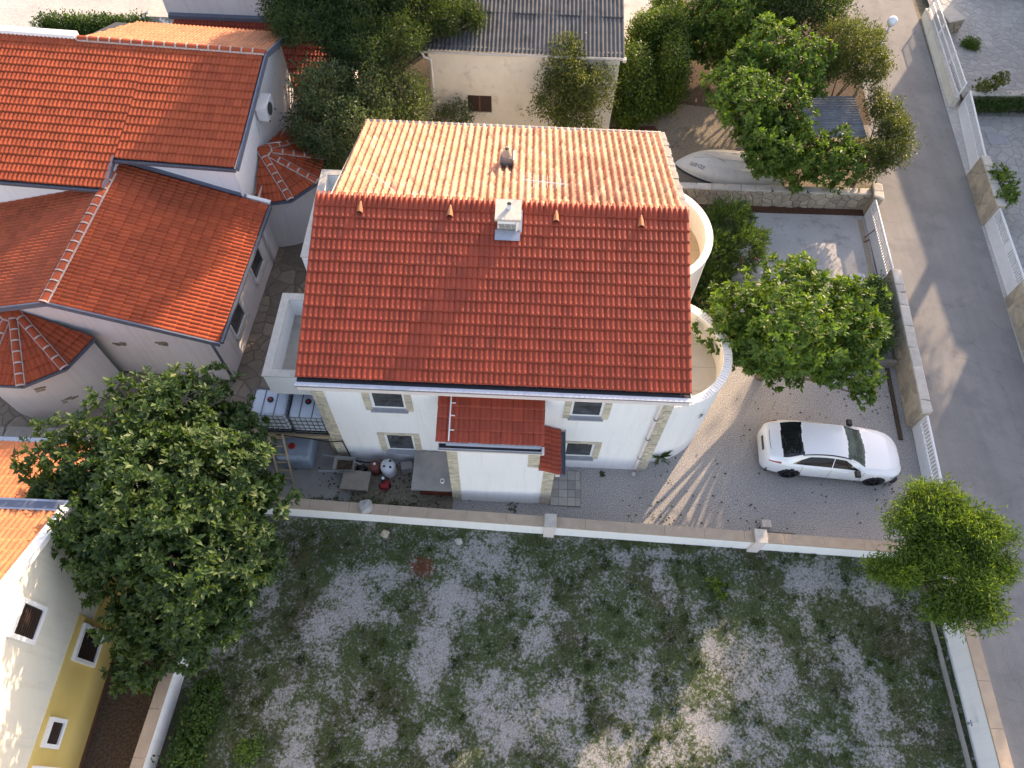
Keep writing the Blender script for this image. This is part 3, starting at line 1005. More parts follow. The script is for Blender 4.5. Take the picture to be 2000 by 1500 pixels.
plaster_wall('parapet_wall', (21.4, 37.5), (20.85, 30.1), .45, .24, 'low plastered wall under the street railing across the road', .28, (), 'capstone', 'oldcream', seed=9)
# low white edge walls on the terrace
ws = single('edge_wall', MB().box(24.1, 29, 39.2, 39.5, .2, .75), MT['capstone'], 'low stone step at the back of the pale terrace', 'wall')

# low timber edging by the clipped hedge
single('timber_edging', MB().box(12.0, 14.4, 14.8, 14.95, -.02, .28), MT['board'], 'grey timber edging below the clipped hedge', 'edging')
single('soil_edging', MB().obox((13.98, 13.2, .03), (.068, .997, 0), (.997, -.068, 0), (0, 0, 1), 1.5, .07, .035), MT['soil'], 'dark strip of soil along the foot of the beige stone wall', 'soil')

# ================================================================== GATES
def gate(a, b, h, label, solid=.5, nb=20, group='white street gates', plate=None, gap2=None):
    a, b, d, n, L = seg_frame(a, b)
    t = thing('gate', (a + b) / 2, label, 'gate', group)
    z = Vector((0, 0, 1))
    q = MB(); q.obox((a + b) / 2 + z * (.06 + solid / 2), d, n, z, L / 2, .018, solid / 2); q.build('panel', MT['white_metal'], t)
    q = MB()
    q.obox((a + b) / 2 + z * .05, d, n, z, L / 2, .03, .03)
    q.obox((a + b) / 2 + z * (solid + .08), d, n, z, L / 2, .026, .02)
    q.build('rail', MT['white_metal'], t)
    q = MB(); q.tube([a + z * h, b + z * h], .045, 10); q.build('top_rail', MT['white_metal'], t)
    for i in range(nb):
        p = a + d * (L * (i + .5) / nb)
        w = .022 if (gap2 and i == nb // 2) is False else .06
        q = MB(); q.obox(p + z * ((solid + .1 + h) / 2), d, n, z, .5 * L / nb * .42, .012, (h - solid - .1) / 2); q.build('bar', MT['white_metal'], t)
    for e in (a, b):
        q = MB(); q.obox(e + z * h / 2, d, n, z, .035, .035, h / 2); q.build('post', MT['white_metal'], t)
    if plate is not None:
        c = a + d * plate + z * (solid + .30)
        q = MB(); q.obox(c, d, n, z, .2, .02, .2); q.build('plate', MT['pvc'], t)
    return t


gate((14.96, 22.5), (14.80, 18.75), 1.0, 'white slatted gate of the concrete drive beside the clipped hedge', .48, 26)
gate((14.42, 12.15), (14.16, 8.6), 1.0, 'white slatted gate in front of the white car', .48, 26)
gate((21.1, 29.9), (20.45, 25.35), 1.05, 'white gate with long top rail below the stone pier across the road', .52, 36)
gate((20.1, 22.25), (19.86, 18.35), 1.05, 'white gate with small plate across the road opposite the hedge', .52, 32, plate=1.9)
# railing
rt = thing('railing', (21.15, 33.8, .5), 'pale metal railing on the low wall at the top of the street', 'railing')
a, b = Vector((21.4, 37.4, 0)), Vector((20.88, 30.2, 0))
d = (b - a).normalized(); L = (b - a).length
for zz in (.60, .92, 1.25):
    q = MB(); q.bar(a + Vector((0, 0, zz)), b + Vector((0, 0, zz)), .045, .04); q.build('rail', MT['white_metal'], rt)
for i in range(46):
    p = a + d * (L * (i + .5) / 46)
    q = MB(); q.bar(p + Vector((0, 0, .55)), p + Vector((0, 0, 1.23)), .035, .02); q.build('bar', MT['white_metal'], rt)
for i in range(4):
    p = a + d * (L * i / 3)
    q = MB(); q.bar(p + Vector((0, 0, .45)), p + Vector((0, 0, 1.3)), .07); q.build('post', MT['white_metal'], rt)

# ================================================================== MAIN HOUSE
HX0, HX1, HY0, HY1 = -5.80, 4.70, 10.12, 20.75
RY, RZ = 15.47, 6.94          # ridge
EZ, EY = 5.22, 10.15          # front eave (tile edge)
house = thing('house', (-.55, 15.4, 0), 'large white two-storey house with red tiled front roof and paler old rear roof', 'house')


def wall_holes(mb, x0, x1, z0, z1, y, holes, depth=.14):
    xs = sorted({x0, x1, *[h[0] for h in holes], *[h[1] for h in holes]})
    zs = sorted({z0, z1, *[h[2] for h in holes], *[h[3] for h in holes]})
    for i in range(len(xs) - 1):
        for k in range(len(zs) - 1):
            cx, cz = (xs[i] + xs[i + 1]) / 2, (zs[k] + zs[k + 1]) / 2
            if any(h[0] < cx < h[1] and h[2] < cz < h[3] for h in holes): continue
            mb.add([(xs[i], y, zs[k]), (xs[i + 1], y, zs[k]), (xs[i + 1], y, zs[k + 1]), (xs[i], y, zs[k + 1])], [(0, 1, 2, 3)])
    for a, b, c, d in holes:
        e = y + depth
        mb.add([(a, y, c), (b, y, c), (b, y, d), (a, y, d), (a, e, c), (b, e, c), (b, e, d), (a, e, d)],
               [(0, 4, 5, 1), (1, 5, 6, 2), (2, 6, 7, 3), (3, 7, 4, 0), (4, 7, 6, 5)])


WIN = [(-4.14, -3.12, 3.62, 4.70), (-4.05, -3.10, .74, 1.90), (1.76, 2.72, 3.64, 4.68), (1.80, 2.76, .82, 1.86)]
w = MB()
wall_holes(w, HX0, HX1, -.1, 5.02, HY0, WIN)
w.add([(HX0, HY0, -.1), (HX0, HY0, 5.02), (HX0, RY, RZ - .22), (HX0, HY1, 5.0), (HX0, HY1, -.1)], [(0, 1, 2, 3, 4)])
w.add([(HX1, HY0, -.1), (HX1, HY1, -.1), (HX1, HY1, 5.0), (HX1, RY, RZ - .22), (HX1, HY0, 5.02)], [(0, 1, 2, 3, 4)])
w.add([(HX0, HY1, -.1), (HX0, HY1, 5.0), (HX1, HY1, 5.0), (HX1, HY1, -.1)], [(0, 1, 2, 3)])
w.build('wall', MT['stucco'], house)
for i, (a, b, c, d) in enumerate(WIN):
    window(house, a, b, c, d, HY0 + .07, jamb=0, lintel=False)
# stone surrounds sit on the wall face
r = random.Random(5)
for i, (x0, x1, z0, z1) in enumerate(WIN):
    for (a, b) in ((x0 - .20, x0 - .005), (x1 + .005, x1 + .20)):
        n = 6; hh = (z1 - z0 + .1) / n
        for k in range(n):
            q = MB(); q.box(a, b, HY0 - r.uniform(.022, .04), HY0 + .02, z0 - .06 + k * hh + .005, z0 - .06 + (k + 1) * hh - .005)
            q.build('surround_stone', MT['quoin'], house)
    if z0 < 2:
        n = 6; ww = (x1 - x0 + .40) / n
        for k in range(n):
            q = MB(); q.box(x0 - .20 + k * ww + .005, x0 - .20 + (k + 1) * ww - .005, HY0 - r.uniform(.024, .04), HY0 + .02, z1 + .03, z1 + .15)
            q.build('surround_stone', MT['quoin'], house)
    q = MB(); q.box(x0 - .05, x1 + .05, HY0 - .11, HY0 + .1, z0 - .05, z0 + .004); q.build('sill', MT['sill'], house)
quoin(house, HX0 - .01, HX0 + .36, HY0, HY0 + .3, 0, 4.72, -1)
quoin(house, HX1 - .36, HX1 + .01, HY0, HY0 + .3, 0, 4.72, 1)

# cornice under the eave and flat zinc gutter ledge
gx0, gx1 = HX0 - .28, HX1 + .36
q = MB(); q.box(HX0 - .26, HX1 + .33, 9.95, HY0 + .02, 4.86, 5.165); q.build('cornice', MT['fascia'], house)
q = MB(); q.box(gx0, gx1, 9.895, 10.02, 5.168, 5.192); q.box(gx0, gx1, 10.021, 10.2, 5.168, 5.175); q.box(gx1 - .03, gx1, 10.021, 10.19, 5.176, 5.20); q.box(gx0, gx1, 9.885, 9.8945, 5.14, 5.205)
gut = q.build('gutter', MT['zinc'], house)
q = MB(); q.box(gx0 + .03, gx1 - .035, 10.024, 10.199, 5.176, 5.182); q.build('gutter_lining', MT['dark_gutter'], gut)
# downpipe at the right corner
q = MB(); q.tube([(4.30, 10.02, 4.9), (4.30, 10.02, 4.72), (4.30, 10.02, .35), (4.28, 9.95, .12), (4.26, 9.86, .06)], .055, 12)
dp = q.build('downpipe', MT['fascia'], house, smooth=True)
for zz in (1.2, 2.6, 3.9):
    q = MB(); q.lathe((4.30, 10.012, zz), [(.06, -.018), (.072, -.012), (.072, .012), (.06, .018)], 14); q.build('bracket', MT['darkgrey'], dp)

# front roof
cs, sn = (RY - EY), (RZ - EZ); SL = math.hypot(cs, sn)
rx0, rx1 = -6.10, 5.06
roof = slope_deck(MB(), [(rx0 + .02, EY + .04, EZ), (rx1 - .02, EY + .04, EZ), (rx1 - .02, RY, RZ - .02), (rx0 + .02, RY, RZ - .02)], .10).build('roof', MT['dark_gutter'], house)
T1 = Tiler(house, 'roof_tile', 300)
T1.plane(roof, (rx0, EY, EZ), (1, 0, 0), (0, cs, sn), rx1 - rx0, SL, 'roman', MT['tile_red'])
T1.finish()
# ridge course: the top row ends in a row of rounded noses towards the rear
q = MB()
n = 72
for i in range(n):
    x = rx0 + (i + .5) * (rx1 - rx0) / n
    q.tube([(x, RY - .32, RZ - .06), (x, RY + .02, RZ + .025), (x, RY + .16, RZ - .02)], [.05, .052, .046], 8)
q.build('ridge_course', MT['tile_red'], roof, smooth=True, kind='stuff')
# verge boards
for x in (rx0 + .06, rx1 - .06):
    q = MB(); q.obox(((x), (EY + RY) / 2, (EZ + RZ) / 2 - .14), (0, cs / SL, sn / SL), (1, 0, 0), (0, -sn / SL, cs / SL), SL / 2, .03, .07); q.build('verge_board', MT['fascia'], roof)
# vent tiles
for x, y in ((-4.72, 15.02), (-2.05, 15.02), (1.10, 15.0), (3.62, 14.95)):
    z = EZ + (y - EY) * sn / cs + .05
    q = MB(); vs = []
    for (yy, rr, zz) in ((y + .28, .03, .03), (y + .1, .075, .06), (y - .1, .10, .075)):
        zc = EZ + (yy - EY) * sn / cs + .045
        for k in range(9):
            t = math.pi * k / 8
            vs.append((x + math.cos(t) * rr, yy, zc + math.sin(t) * rr * 1.25))
    q.add(vs, [(l * 9 + k, l * 9 + k + 1, (l + 1) * 9 + k + 1, (l + 1) * 9 + k) for l in (0, 1) for k in range(8)])
    q.add([vs[18 + k] for k in range(9)], [])
    vo = q.build('vent_tile', MT['tile_orange'], roof, smooth=True)
    zc = EZ + (y - .08 - EY) * sn / cs + .045
    q = MB(); q.add([(x + math.cos(math.pi * k / 8) * .09, y - .07, zc + math.sin(math.pi * k / 8) * .11) for k in range(9)], [tuple(range(9))]); q.build('vent_opening', MT['black'], vo)

# rear old roof
OY, OZ, OTZ = 21.12, 5.02, 6.68
ox0, ox1 = -5.72, 5.02
oc, os_ = OY - RY - .02, OTZ - OZ; OL = math.hypot(oc, os_)
oroof = slope_deck(MB(), [(ox1, OY - .04, OZ), (ox0, OY - .04, OZ), (ox0, RY + .02, OTZ), (ox1, RY + .02, OTZ)], .10).build('rear_roof', MT['mortar_grey'], house)
oroof['label'] = 'old sun-bleached rear roof of pale barrel tiles'
T2 = Tiler(house, 'barrel_tile', 300)
T2.plane(oroof, (ox1, OY, OZ), (-1, 0, 0), (0, -oc, os_), ox1 - ox0, OL, 'barrel', MT['tile_old'], jitter=.012)
alt = {}
for i_, it in enumerate(T2.items):
    q_ = it[3]
    w_ = noise.noise(Vector((q_.x * .9, q_.y * .5, 4.0)))
    hit = 1.2 < q_.x < 3.7 and q_.y < 19.6 - abs(q_.x - 2.4) * .8 + w_
    if rnd.random() < (.8 if hit else .035):
        if it[1].name not in alt:
            m_ = it[1].copy(); m_.materials.clear(); m_.materials.append(MT['tile_old_red']); alt[it[1].name] = m_
        T2.items[i_] = (it[0], alt[it[1].name], it[2], it[3], MT['tile_old_red'])
T2.finish()
q = MB()
r = random.Random(9)
for i in range(26):
    y = OY - i * oc / 26 * 1.0 - .1
    z = OZ + (OY - y) * os_ / oc
    q.obox((ox1 + .0 + r.uniform(-.02, .02), y, z + .05), (1, 0, 0), (0, oc / OL, -os_ / OL), (0, os_ / OL, oc / OL), .10 + r.uniform(0, .04), .13, .05 + r.uniform(0, .03))
q.build('verge_mortar', MT['mortar_grey'], oroof, bevel=.02)
q = MB(); q.tube([(ox0, OY + .1, OZ - .02), (ox1, OY + .1, OZ - .02)], .06, 8); q.build('rear_gutter', MT['zinc'], oroof)

# white main chimney
ch = MB(); ch.box(-.62, -.02, 14.62, 15.22, 5.9, 7.15)
chim = ch.build('chimney', MT['stucco'], house)
q = MB()
for j in range(7):
    for i in range(3):
        q.box(-.60 + i * .19 + (j % 2) * .02, -.60 + i * .19 + .175 + (j % 2) * .02, 14.60, 14.63, 6.35 + j * .09, 6.42 + j * .09)
q.build('brick_face', MT['concrete'], chim)
q = MB(); q.box(-.70, .06, 14.52, 15.34, 7.16, 7.24); q.build('cap', MT['capstone'], chim)
q = MB(); q.tube([(-.3, 14.98, 7.2), (-.3, 14.98, 7.42)], .07, 12); q.build('flue', MT['white_drum'], chim)
q = MB(); q.lathe((-.3, 14.98, 7.42), [(.068, 0), (.06, .004), (0, .004)], 12); q.build('flue_opening', MT['black'], chim)
fl = MB(); sA = Vector((0, cs / SL, sn / SL)); nA = Vector((0, -sn / SL, cs / SL))
p = Vector((-.32, 14.45, EZ + (14.45 - EY) * sn / cs)) + nA * .085
fl.obox(p, (1, 0, 0), sA, nA, .37, .16, .012)
p2 = Vector((.02, 14.9, EZ + (14.9 - EY) * sn / cs)) + nA * .085
fl.obox(p2, (1, 0, 0), sA, nA, .08, .36, .012)
fl.build('flashing', MT['zinc'], chim)
q = MB(); q.tube([(-.06, 14.57, 6.3), (-.06, 14.57, 7.1)], .025, 8); q.build('flue_pipe', MT['pvc'], chim)
# antenna mast and beam beside the chimney
an = MB()
an.tube([(.10, 15.62, 6.6), (.10, 15.62, 7.9)], .018, 6)
an.tube([(.10, 15.62, 7.75), (1.35, 15.5, 7.75)], .012, 6)
for i in range(9):
    x = .25 + i * .13; l = .30 - i * .014
    an.tube([(x, 15.6 - i * .011 - l, 7.77), (x, 15.6 - i * .011 + l, 7.77)], .007, 5)
single('television_antenna', an, MT['cable'], 'thin pale television antenna behind the white chimney on the ridge', 'antenna')
# small old chimney
sc = MB(); sc.box(-.70, -.32, 18.20, 18.56, 5.4, 6.20)
sch = sc.build('small_chimney', MT['mortar_grey'], house)
sch['label'] = 'small grey chimney with clay pot on the old rear roof'
q = MB(); q.lathe((-.5, 18.38, 6.20), [(.17, 0), (.13, .12), (.10, .16), (.10, .26), (.075, .26), (.075, .18)], 14); q.build('clay_pot', MT['wallcap'], sch, smooth=True)
q = MB(); q.box(-.27, -.22, 18.16, 18.6, 5.5, 6.22); q.build('side_slab', MT['stucco'], sch)
cb = MB(); pts = []
for i in range(9):
    t = i / 8
    pts.append((-5.3 + 1.5 * t, 17.6 - 1.6 * t, OZ + (OY - (17.6 - 1.6 * t)) * os_ / oc + .14 + .1 * math.sin(math.pi * t)))
cb.tube(pts, .012, 5); cb.tube([(-3.9, 16.4, 6.5), (-3.92, 16.3, 7.0)], .012, 5)
single('roof_cable', cb, MT['cable'], 'thin white cable lying over the left end of the old rear roof', 'cable')

# ---- right rounded balconies
def round_balcony(name, cy, rx_, ry_, top, floor, fmat, stones, label):
    a0, a1 = -math.pi / 2, math.pi / 2
    n = 36
    out = MB(); c = (HX1 - .02, cy, 0)
    out.lathe(c, [(1, -.1), (1, top)], n, a0, a1, rx_, ry_)
    th = .20
    bo = out.build(name, MT['stucco'], house, smooth=True)
    bo['label'] = label
    q = MB(); q.lathe((c[0], c[1], 0), [(1, top), (1, floor)], n, a0, a1, rx_ - th, ry_ - th); q.build('inner_parapet', MT['cream'], bo, smooth=True)
    q = MB()
    pts = [(c[0] + (rx_ - th + .01) * math.cos(a0 + (a1 - a0) * k / n), cy + (ry_ - th + .01) * math.sin(a0 + (a1 - a0) * k / n), floor) for k in range(n + 1)]
    q.add(pts, [tuple(range(n + 1))]); q.build('floor', MT[fmat], bo)
    q = MB()
    for k in range(1, 4):
        yy = cy + (k - 2) * .9
        q.box(HX1, HX1 + (rx_ - th) * math.sqrt(max(0, 1 - ((yy - cy) / ry_) ** 2)) - .02, yy - .008, yy + .008, floor + .003, floor + .006)
    q.build('floor_joint', MT['concrete'], bo)
    m = 64 if stones else 24
    r = random.Random(int(cy))
    for k in range(m):
        t0, t1 = a0 + (a1 - a0) * k / m + .004, a0 + (a1 - a0) * (k + 1) / m - .004
        e = r.uniform(0, .022) if stones else 0
        z1 = top + (r.uniform(.045, .058) if stones else .04)
        vs = []
        for zz in (top + .002, z1):
            for (t, ex) in ((t0, .03 + e), (t1, .03 + r.uniform(0, .022) * stones)):
                for off in (ex, -th - .02):
                    vs.append((c[0] + (rx_ + off) * math.cos(t), cy + (ry_ + off) * math.sin(t), zz))
        q = MB(); q.add(vs, [(0, 1, 3, 2), (4, 6, 7, 5), (0, 4, 5, 1), (2, 3, 7, 6), (0, 2, 6, 4), (1, 5, 7, 3)])
        q.build('rim_stone', MT['stucco'], bo)
    return bo


round_balcony('front_balcony', 12.45, 2.10, 2.02, 3.95, 3.05, 'balcony_floor', 1, 'rounded white front balcony with stone rim and pale tiled floor')
round_balcony('rear_balcony', 17.45, 2.06, 2.25, 3.95, 3.05, 'balcony_sand', 0, 'rounded white rear balcony with sandy floor')
# ornament on the curved wall
st = MB()
pa = rad(-52); oc_ = Vector((HX1 + 2.10 * math.cos(pa), 12.45 + 2.02 * math.sin(pa), 2.75)); on = Vector((math.cos(pa), math.sin(pa), 0)); ot = Vector((-math.sin(pa), math.cos(pa), 0))
for k in range(3):
    t = rad(90 + 120 * k + 15)
    dd = ot * math.cos(t) + Vector((0, 0, 1)) * math.sin(t)
    ss = ot * -math.sin(t) + Vector((0, 0, 1)) * math.cos(t)
    st.add([oc_ + on * .03 + ss * .05, oc_ + on * .03 - ss * .05, oc_ + on * .03 + dd * .17, oc_ + on * .065], [(0, 3, 2), (3, 1, 2), (0, 1, 3)])
st.build('ornament', MT['starfish'], house)

# ---- left balconies
def box_balcony(name, x0, y0, y1, top, floor, label):
    q = MB(); th = .2; x1 = HX0
    q.box(x0, x0 + th, y0, y1, floor - .2, top)
    q.box(x0 + th, x1 - .003, y0, y0 + th, floor - .2, top)
    q.box(x0 + th, x1 - .003, y1 - th, y1, floor - .2, top)
    bo = q.build(name, MT['stucco'], house)
    bo['label'] = label
    q = MB(); q.box(x0 + th, x1 - .003, y0 + th, y1 - th, floor - .2, floor); q.build('floor', MT['paving_slab'], bo)
    q = MB(); q.box(x0 - .03, x0 + th + .03, y0 - .03, y1 + .03, top + .002, top + .04)
    q.box(x0 + th + .031, x1 - .003, y0 - .03, y0 + th + .03, top + .002, top + .04); q.box(x0 + th + .031, x1 - .003, y1 - th - .03, y1 + .03, top + .002, top + .04)
    q.build('coping', MT['capstone'], bo)


box_balcony('side_balcony', -7.52, 10.9, 14.0, 3.95, 3.1, 'white box balcony on the left wall, nearer the front')
box_balcony('side_balcony', -7.24, 15.6, 19.7, 3.95, 3.1, 'white box balcony on the left wall beside the old roof')

# ---- stair tower with porch
TX0, TX1, TY = -1.80, .90, 8.74
q = MB(); q.box(TX0, TX1, TY, HY0 - .003, -.1, 4.18); q.build('stair_tower', MT['stucco'], house)
q = MB(); q.box(TX1 + .003, 1.40, TY + .02, TY + .30, -.1, 2.62); q.build('porch_wall', MT['stucco'], house)
quoin(house, TX0 - .008, TX0 + .30, TY, 0, 0, 3.95, -1)
quoin(house, 1.06, 1.41, TY + .02, 0, 0, 2.6, 1)
quoin(house, .56, TX1 + .008, TY, 0, 2.95, 3.9, 1)
q = MB(); q.box(TX0 - .22, TX1 + .1, TY - .10, TY + .1, 3.98, 4.12); q.build('tower_cornice', MT['fascia'], house)
tz0, tz1, ty0, ty1 = 4.24, 4.64, 8.80, HY0 - .01
tc, ts = ty1 - ty0, tz1 - tz0; TL = math.hypot(tc, ts)
troof = slope_deck(MB(), [(-2.08, ty0 + .03, tz0), (.96, ty0 + .03, tz0), (.96, ty1, tz1), (-2.08, ty1, tz1)], .06).build('tower_roof', MT['dark_gutter'], house)
pz0, pz1, px0, px1 = 2.78, 3.06, .93, 1.56
pL = math.hypot(px1 - px0, pz1 - pz0)
proof = slope_deck(MB(), [(px1 - .02, 8.62, pz0), (px1 - .02, 10.08, pz0), (px0, 10.08, pz1), (px0, 8.62, pz1)], .05).build('porch_roof', MT['dark_gutter'], house)
T3 = Tiler(house, 'tower_tile', 300)
T3.plane(troof, (-2.10, ty0, tz0), (1, 0, 0), (0, tc, ts), 3.08, TL, 'roman', MT['tile_red'])
T3.plane(proof, (px1, 8.58, pz0), (0, 1, 0), (-(px1 - px0), 0, pz1 - pz0), 1.52, pL, 'roman', MT['tile_red'])
T3.finish()
q = MB()
for (za, zb, ya) in ((4.13, 4.145, 8.62), (4.13, 4.25, 8.60)):
    q.box(-2.0, .92, ya if zb > 4.2 else 8.62, ya + .015 if zb > 4.2 else 8.79, za, zb)
q.box(-2.01, -2.0, 8.6, 8.8, 4.13, 4.25); q.box(.92, .93, 8.6, 8.8, 4.13, 4.25)
tg = q.build('tower_gutter', MT['zinc'], house)
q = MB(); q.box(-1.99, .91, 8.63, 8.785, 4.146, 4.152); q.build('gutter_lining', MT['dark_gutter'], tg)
q = MB(); q.box(1.57, 1.72, 8.6, 10.1, 2.66, 2.675); q.box(1.705, 1.72, 8.6, 10.1, 2.676, 2.80); q.box(1.57, 1.705, 8.59, 8.6, 2.66, 2.8)
pg = q.build('porch_gutter', MT['bluegrey'], house)
q = MB(); q.box(1.42, 1.55, 8.62, 8.72, 2.55, 2.70); q.build('porch_beam', MT['fascia'], house)
q = MB(); q.tube([(-1.72, ty0 - .0, tz0 + .10), (-1.72, ty1, tz1 + .10)], .02, 6)
for yy in (9.1, 9.5, 9.85):
    q.bar((-1.73, yy, tz0 + (yy - ty0) * ts / tc + .10), (-1.58, yy, tz0 + (yy - ty0) * ts / tc + .10), .025)
q.build('roof_conductor', MT['cable'], troof)

# paving slabs by the porch
pp = sheet('porch_paving', [(1.42, 8.68), (2.46, 8.66), (2.46, 9.95), (1.42, 9.95)], .03, MT['joint'])
r = random.Random(6)
xs = [1.44, 1.72, 2.02, 2.28, 2.45]; ys = [8.68, 8.98, 9.26, 9.6, 9.94]
for i in range(4):
    for j in range(4):
        q = MB(); q.box(xs[i] + .006, xs[i + 1] - .006, ys[j] + .006, ys[j + 1] - .006, .0, .05 + r.uniform(0, .008)); q.build('paving_slab', MT['paving_slab'], pp)

# concrete tank cover on brick
ct = thing('cistern', (-2.4, 9.4, 0), 'low concrete slab on a brick base left of the stair tower', 'cistern')
q = MB(); q.box(-3.12, -1.83, 8.72, 10.08, .74, .86); q.build('cover_slab', MT['concrete'], ct)
q = MB(); q.box(-2.92, -1.84, 8.92, 10.06, -.05, .735); q.build('core', MT['mortar_grey'], ct)
r = random.Random(8)
for j in range(9):
    for i in range(5):
        x = -2.92 + i * .216 + (j % 2) * .05
        q = MB(); q.box(x, min(x + .205, -1.84), 8.88 - r.uniform(0, .012), 8.93, j * .081, j * .081 + .07); q.build('brick', MT['brick'], ct)
q = MB(); q.lathe((-2.12, 8.98, .86), [(.05, 0), (.05, .12), (.075, .12), (.075, .17), (.05, .17), (.05, .13)], 14); q.build('vent_pipe', MT['pvc'], ct, smooth=True)

# ================================================================== LEFT NEIGHBOUR HOUSE (frame turned 2.9 degrees)
LA = rad(-2.9)
LO = Vector((-10.13, 12.99, 0)); LEX = Vector((math.cos(LA), math.sin(LA), 0)); LEY = Vector((-math.sin(LA), math.cos(LA), 0))


def LP(u, v, z):
    p = LO + LEX * u + LEY * v
    return (p.x, p.y, z)


def lprism(mb, poly, z0, z1):
    return mb.prism([LP(a, b, 0)[:2] for a, b in poly], z0, z1)


lh = thing('house', LP(-5, 5, 0), 'sprawling pinkish-white house with brick-red roofs and rounded bays left of the main house', 'house')
# lower gable block walls
q = MB()
pk = [(0, 0, -.1), (0, 0, 2.95), (-4.4, 0, 4.38), (-9.3, 0, 2.85), (-9.3, 0, -.1)]
q.add([LP(*p) for p in pk], [(0, 1, 2, 3, 4)])
q.add([LP(0, 0, -.1), LP(0, 12.2, -.1), LP(0, 12.2, 2.95), LP(0, 0, 2.95)], [(0, 1, 2, 3)])
q.build('lower_wall', MT['stucco_left'], lh)
T5 = Tiler(lh, 'roof_tile', 300)
RU, RLZ, LEZ = -4.4, 4.52, 3.0
lroof = slope_deck(MB(), [LP(.55, -.33, LEZ), LP(.55, 5.9, LEZ), LP(RU, 5.9, RLZ), LP(RU, -.33, RLZ)], .10)
slope_deck(lroof, [LP(RU, -.33, RLZ), LP(RU, 5.9, RLZ), LP(-9.6, 5.9, 2.95), LP(-9.6, -.33, 2.95)], .10)
lroof = lroof.build('lower_roof', MT['dark_gutter'], lh)
Lr = math.hypot(.55 - RU, RLZ - LEZ)
T5.plane(lroof, LP(.55, -.35, LEZ), LEY, Vector(LP(RU, 0, RLZ)) - Vector(LP(.55, 0, LEZ)), 6.2, Lr, 'roman', MT['tile_left'])
Ll = math.hypot(9.6 + RU, RLZ - 2.95)
T5.plane(lroof, LP(-9.6, 5.85, 2.95), -LEY, Vector(LP(RU, 0, RLZ)) - Vector(LP(-9.6, 0, 2.95)), 6.2, Ll, 'roman', MT['tile_left'])
ridge_caps(lroof, LP(RU, 5.3, RLZ + .02), LP(RU, -.38, RLZ + .02), MT['tile_left'], .13, .42)
for (a, b) in (((.58, -.36, LEZ - .06), (RU, -.36, RLZ - .06)), ((RU, -.36, RLZ - .06), (-9.6, -.36, 2.89))):
    q = MB(); q.bar(LP(*a), LP(*b), .05, .2); q.build('barge_board', MT['bluegrey'], lroof)
q = MB(); q.bar(LP(.62, -.3, LEZ - .04), LP(.62, 5.8, LEZ - .04), .1, .1); q.build('gutter', MT['steel'], lroof)
# windows on the right wall
for v0, v1 in ((1.3, 2.3), (3.9, 4.9)):
    q = MB(); q.add([LP(.012, v0, .95), LP(.012, v1, .95), LP(.012, v1, 2.05), LP(.012, v0, 2.05)], [(0, 1, 2, 3)])
    wo_ = q.build('window', MT['pane'], lh)
    q = MB()
    for (a, b, c, d) in ((v0 - .07, v0, .88, 2.12), (v1, v1 + .07, .88, 2.12), (v0, v1, .88, .95), (v0, v1, 2.05, 2.12)):
        q.obox(LP(.02, (a + b) / 2, (c + d) / 2), LEX, LEY, (0, 0, 1), .03, (b - a) / 2, (d - c) / 2)
    q.build('frame', MT['pvc'], wo_)
    q = MB(); q.obox(LP(.06, (v0 + v1) / 2, .84), LEX, LEY, (0, 0, 1), .09, .6, .03); q.build('sill', MT['capstone'], wo_)
# downpipes
q = MB(); q.tube([LP(.06, -.08, 2.9), LP(.05, -.06, .05)], .05, 8); q.build('downpipe', MT['bluegrey'], lh, smooth=True)
q = MB(); q.tube([LP(.08, 5.6, 2.9), LP(.06, 5.55, .05)], .045, 8); q.build('downpipe', MT['white_metal'], lh, smooth=True)
# small clusters of inset stones on the front wall
r = random.Random(4)
for (u, zc) in ((-3.35, 1.9), (-1.85, 2.15), (-.65, .75)):
    for k in range(5):
        q = MB(); du, dz = r.uniform(-.18, .18), r.uniform(-.1, .1)
        q.obox(LP(u + du, -.012, zc + dz), LEX, LEY, (0, 0, 1), r.uniform(.06, .12), .018, r.uniform(.025, .04)); q.build('inset_stone', MT['inset_stone'], lh)

# ---- upper block
UE, UEV, URZ, URV = 4.92, 5.62, 5.96, 10.52
uw = MB()
lv = [(-.35, 5.95, 2.6), (-.35, 5.95, 4.88), (-.35, URV, 5.82), (-.35, 12.9, 4.95), (-.35, 12.9, 2.0)]
uw.add([LP(*p) for p in lv], [(4, 3, 2, 1, 0)])
uw.add([LP(-.35, 5.95, 2.6), LP(-.35, 5.95, 4.88), LP(-4.35, 5.95, 4.88), LP(-4.35, 5.95, 2.6)], [(0, 1, 2, 3)])
uw.add([LP(-4.35, 5.95, 2.6), LP(-4.35, 5.95, 4.88), LP(-4.35, 4.75, 4.5), LP(-4.35, 4.75, 2.6)], [(0, 1, 2, 3)])
uw.add([LP(-4.35, 4.75, 2.6), LP(-4.35, 4.75, 4.5), LP(-16, 4.75, 4.5), LP(-16, 4.75, 2.6)], [(0, 1, 2, 3)])
uw.build('upper_wall', MT['stucco'], lh)
sl = Vector(LP(0, URV, URZ)) - Vector(LP(0, UEV, UE)); sl_n = sl.normalized()
uroof = slope_deck(MB(), [LP(-4.3, UEV + .03, UE), LP(-.12, UEV + .03, UE), LP(.02, URV, URZ), LP(-4.3, URV, URZ)], .10)
k = (URZ - UE) / (URV - UEV)
v2 = 4.42; z2 = UE - (UEV - v2) * k
slope_deck(uroof, [LP(-16, v2 + .03, z2), LP(-4.36, v2 + .03, z2), LP(-4.36, URV, URZ), LP(-16, URV, URZ)], .10)
rv, rz_ = 13.1, 5.05
slope_deck(uroof, [LP(-.1, rv - .03, rz_), LP(-7.0, rv - .03, rz_), LP(-7.0, URV, URZ), LP(.02, URV, URZ)], .10)
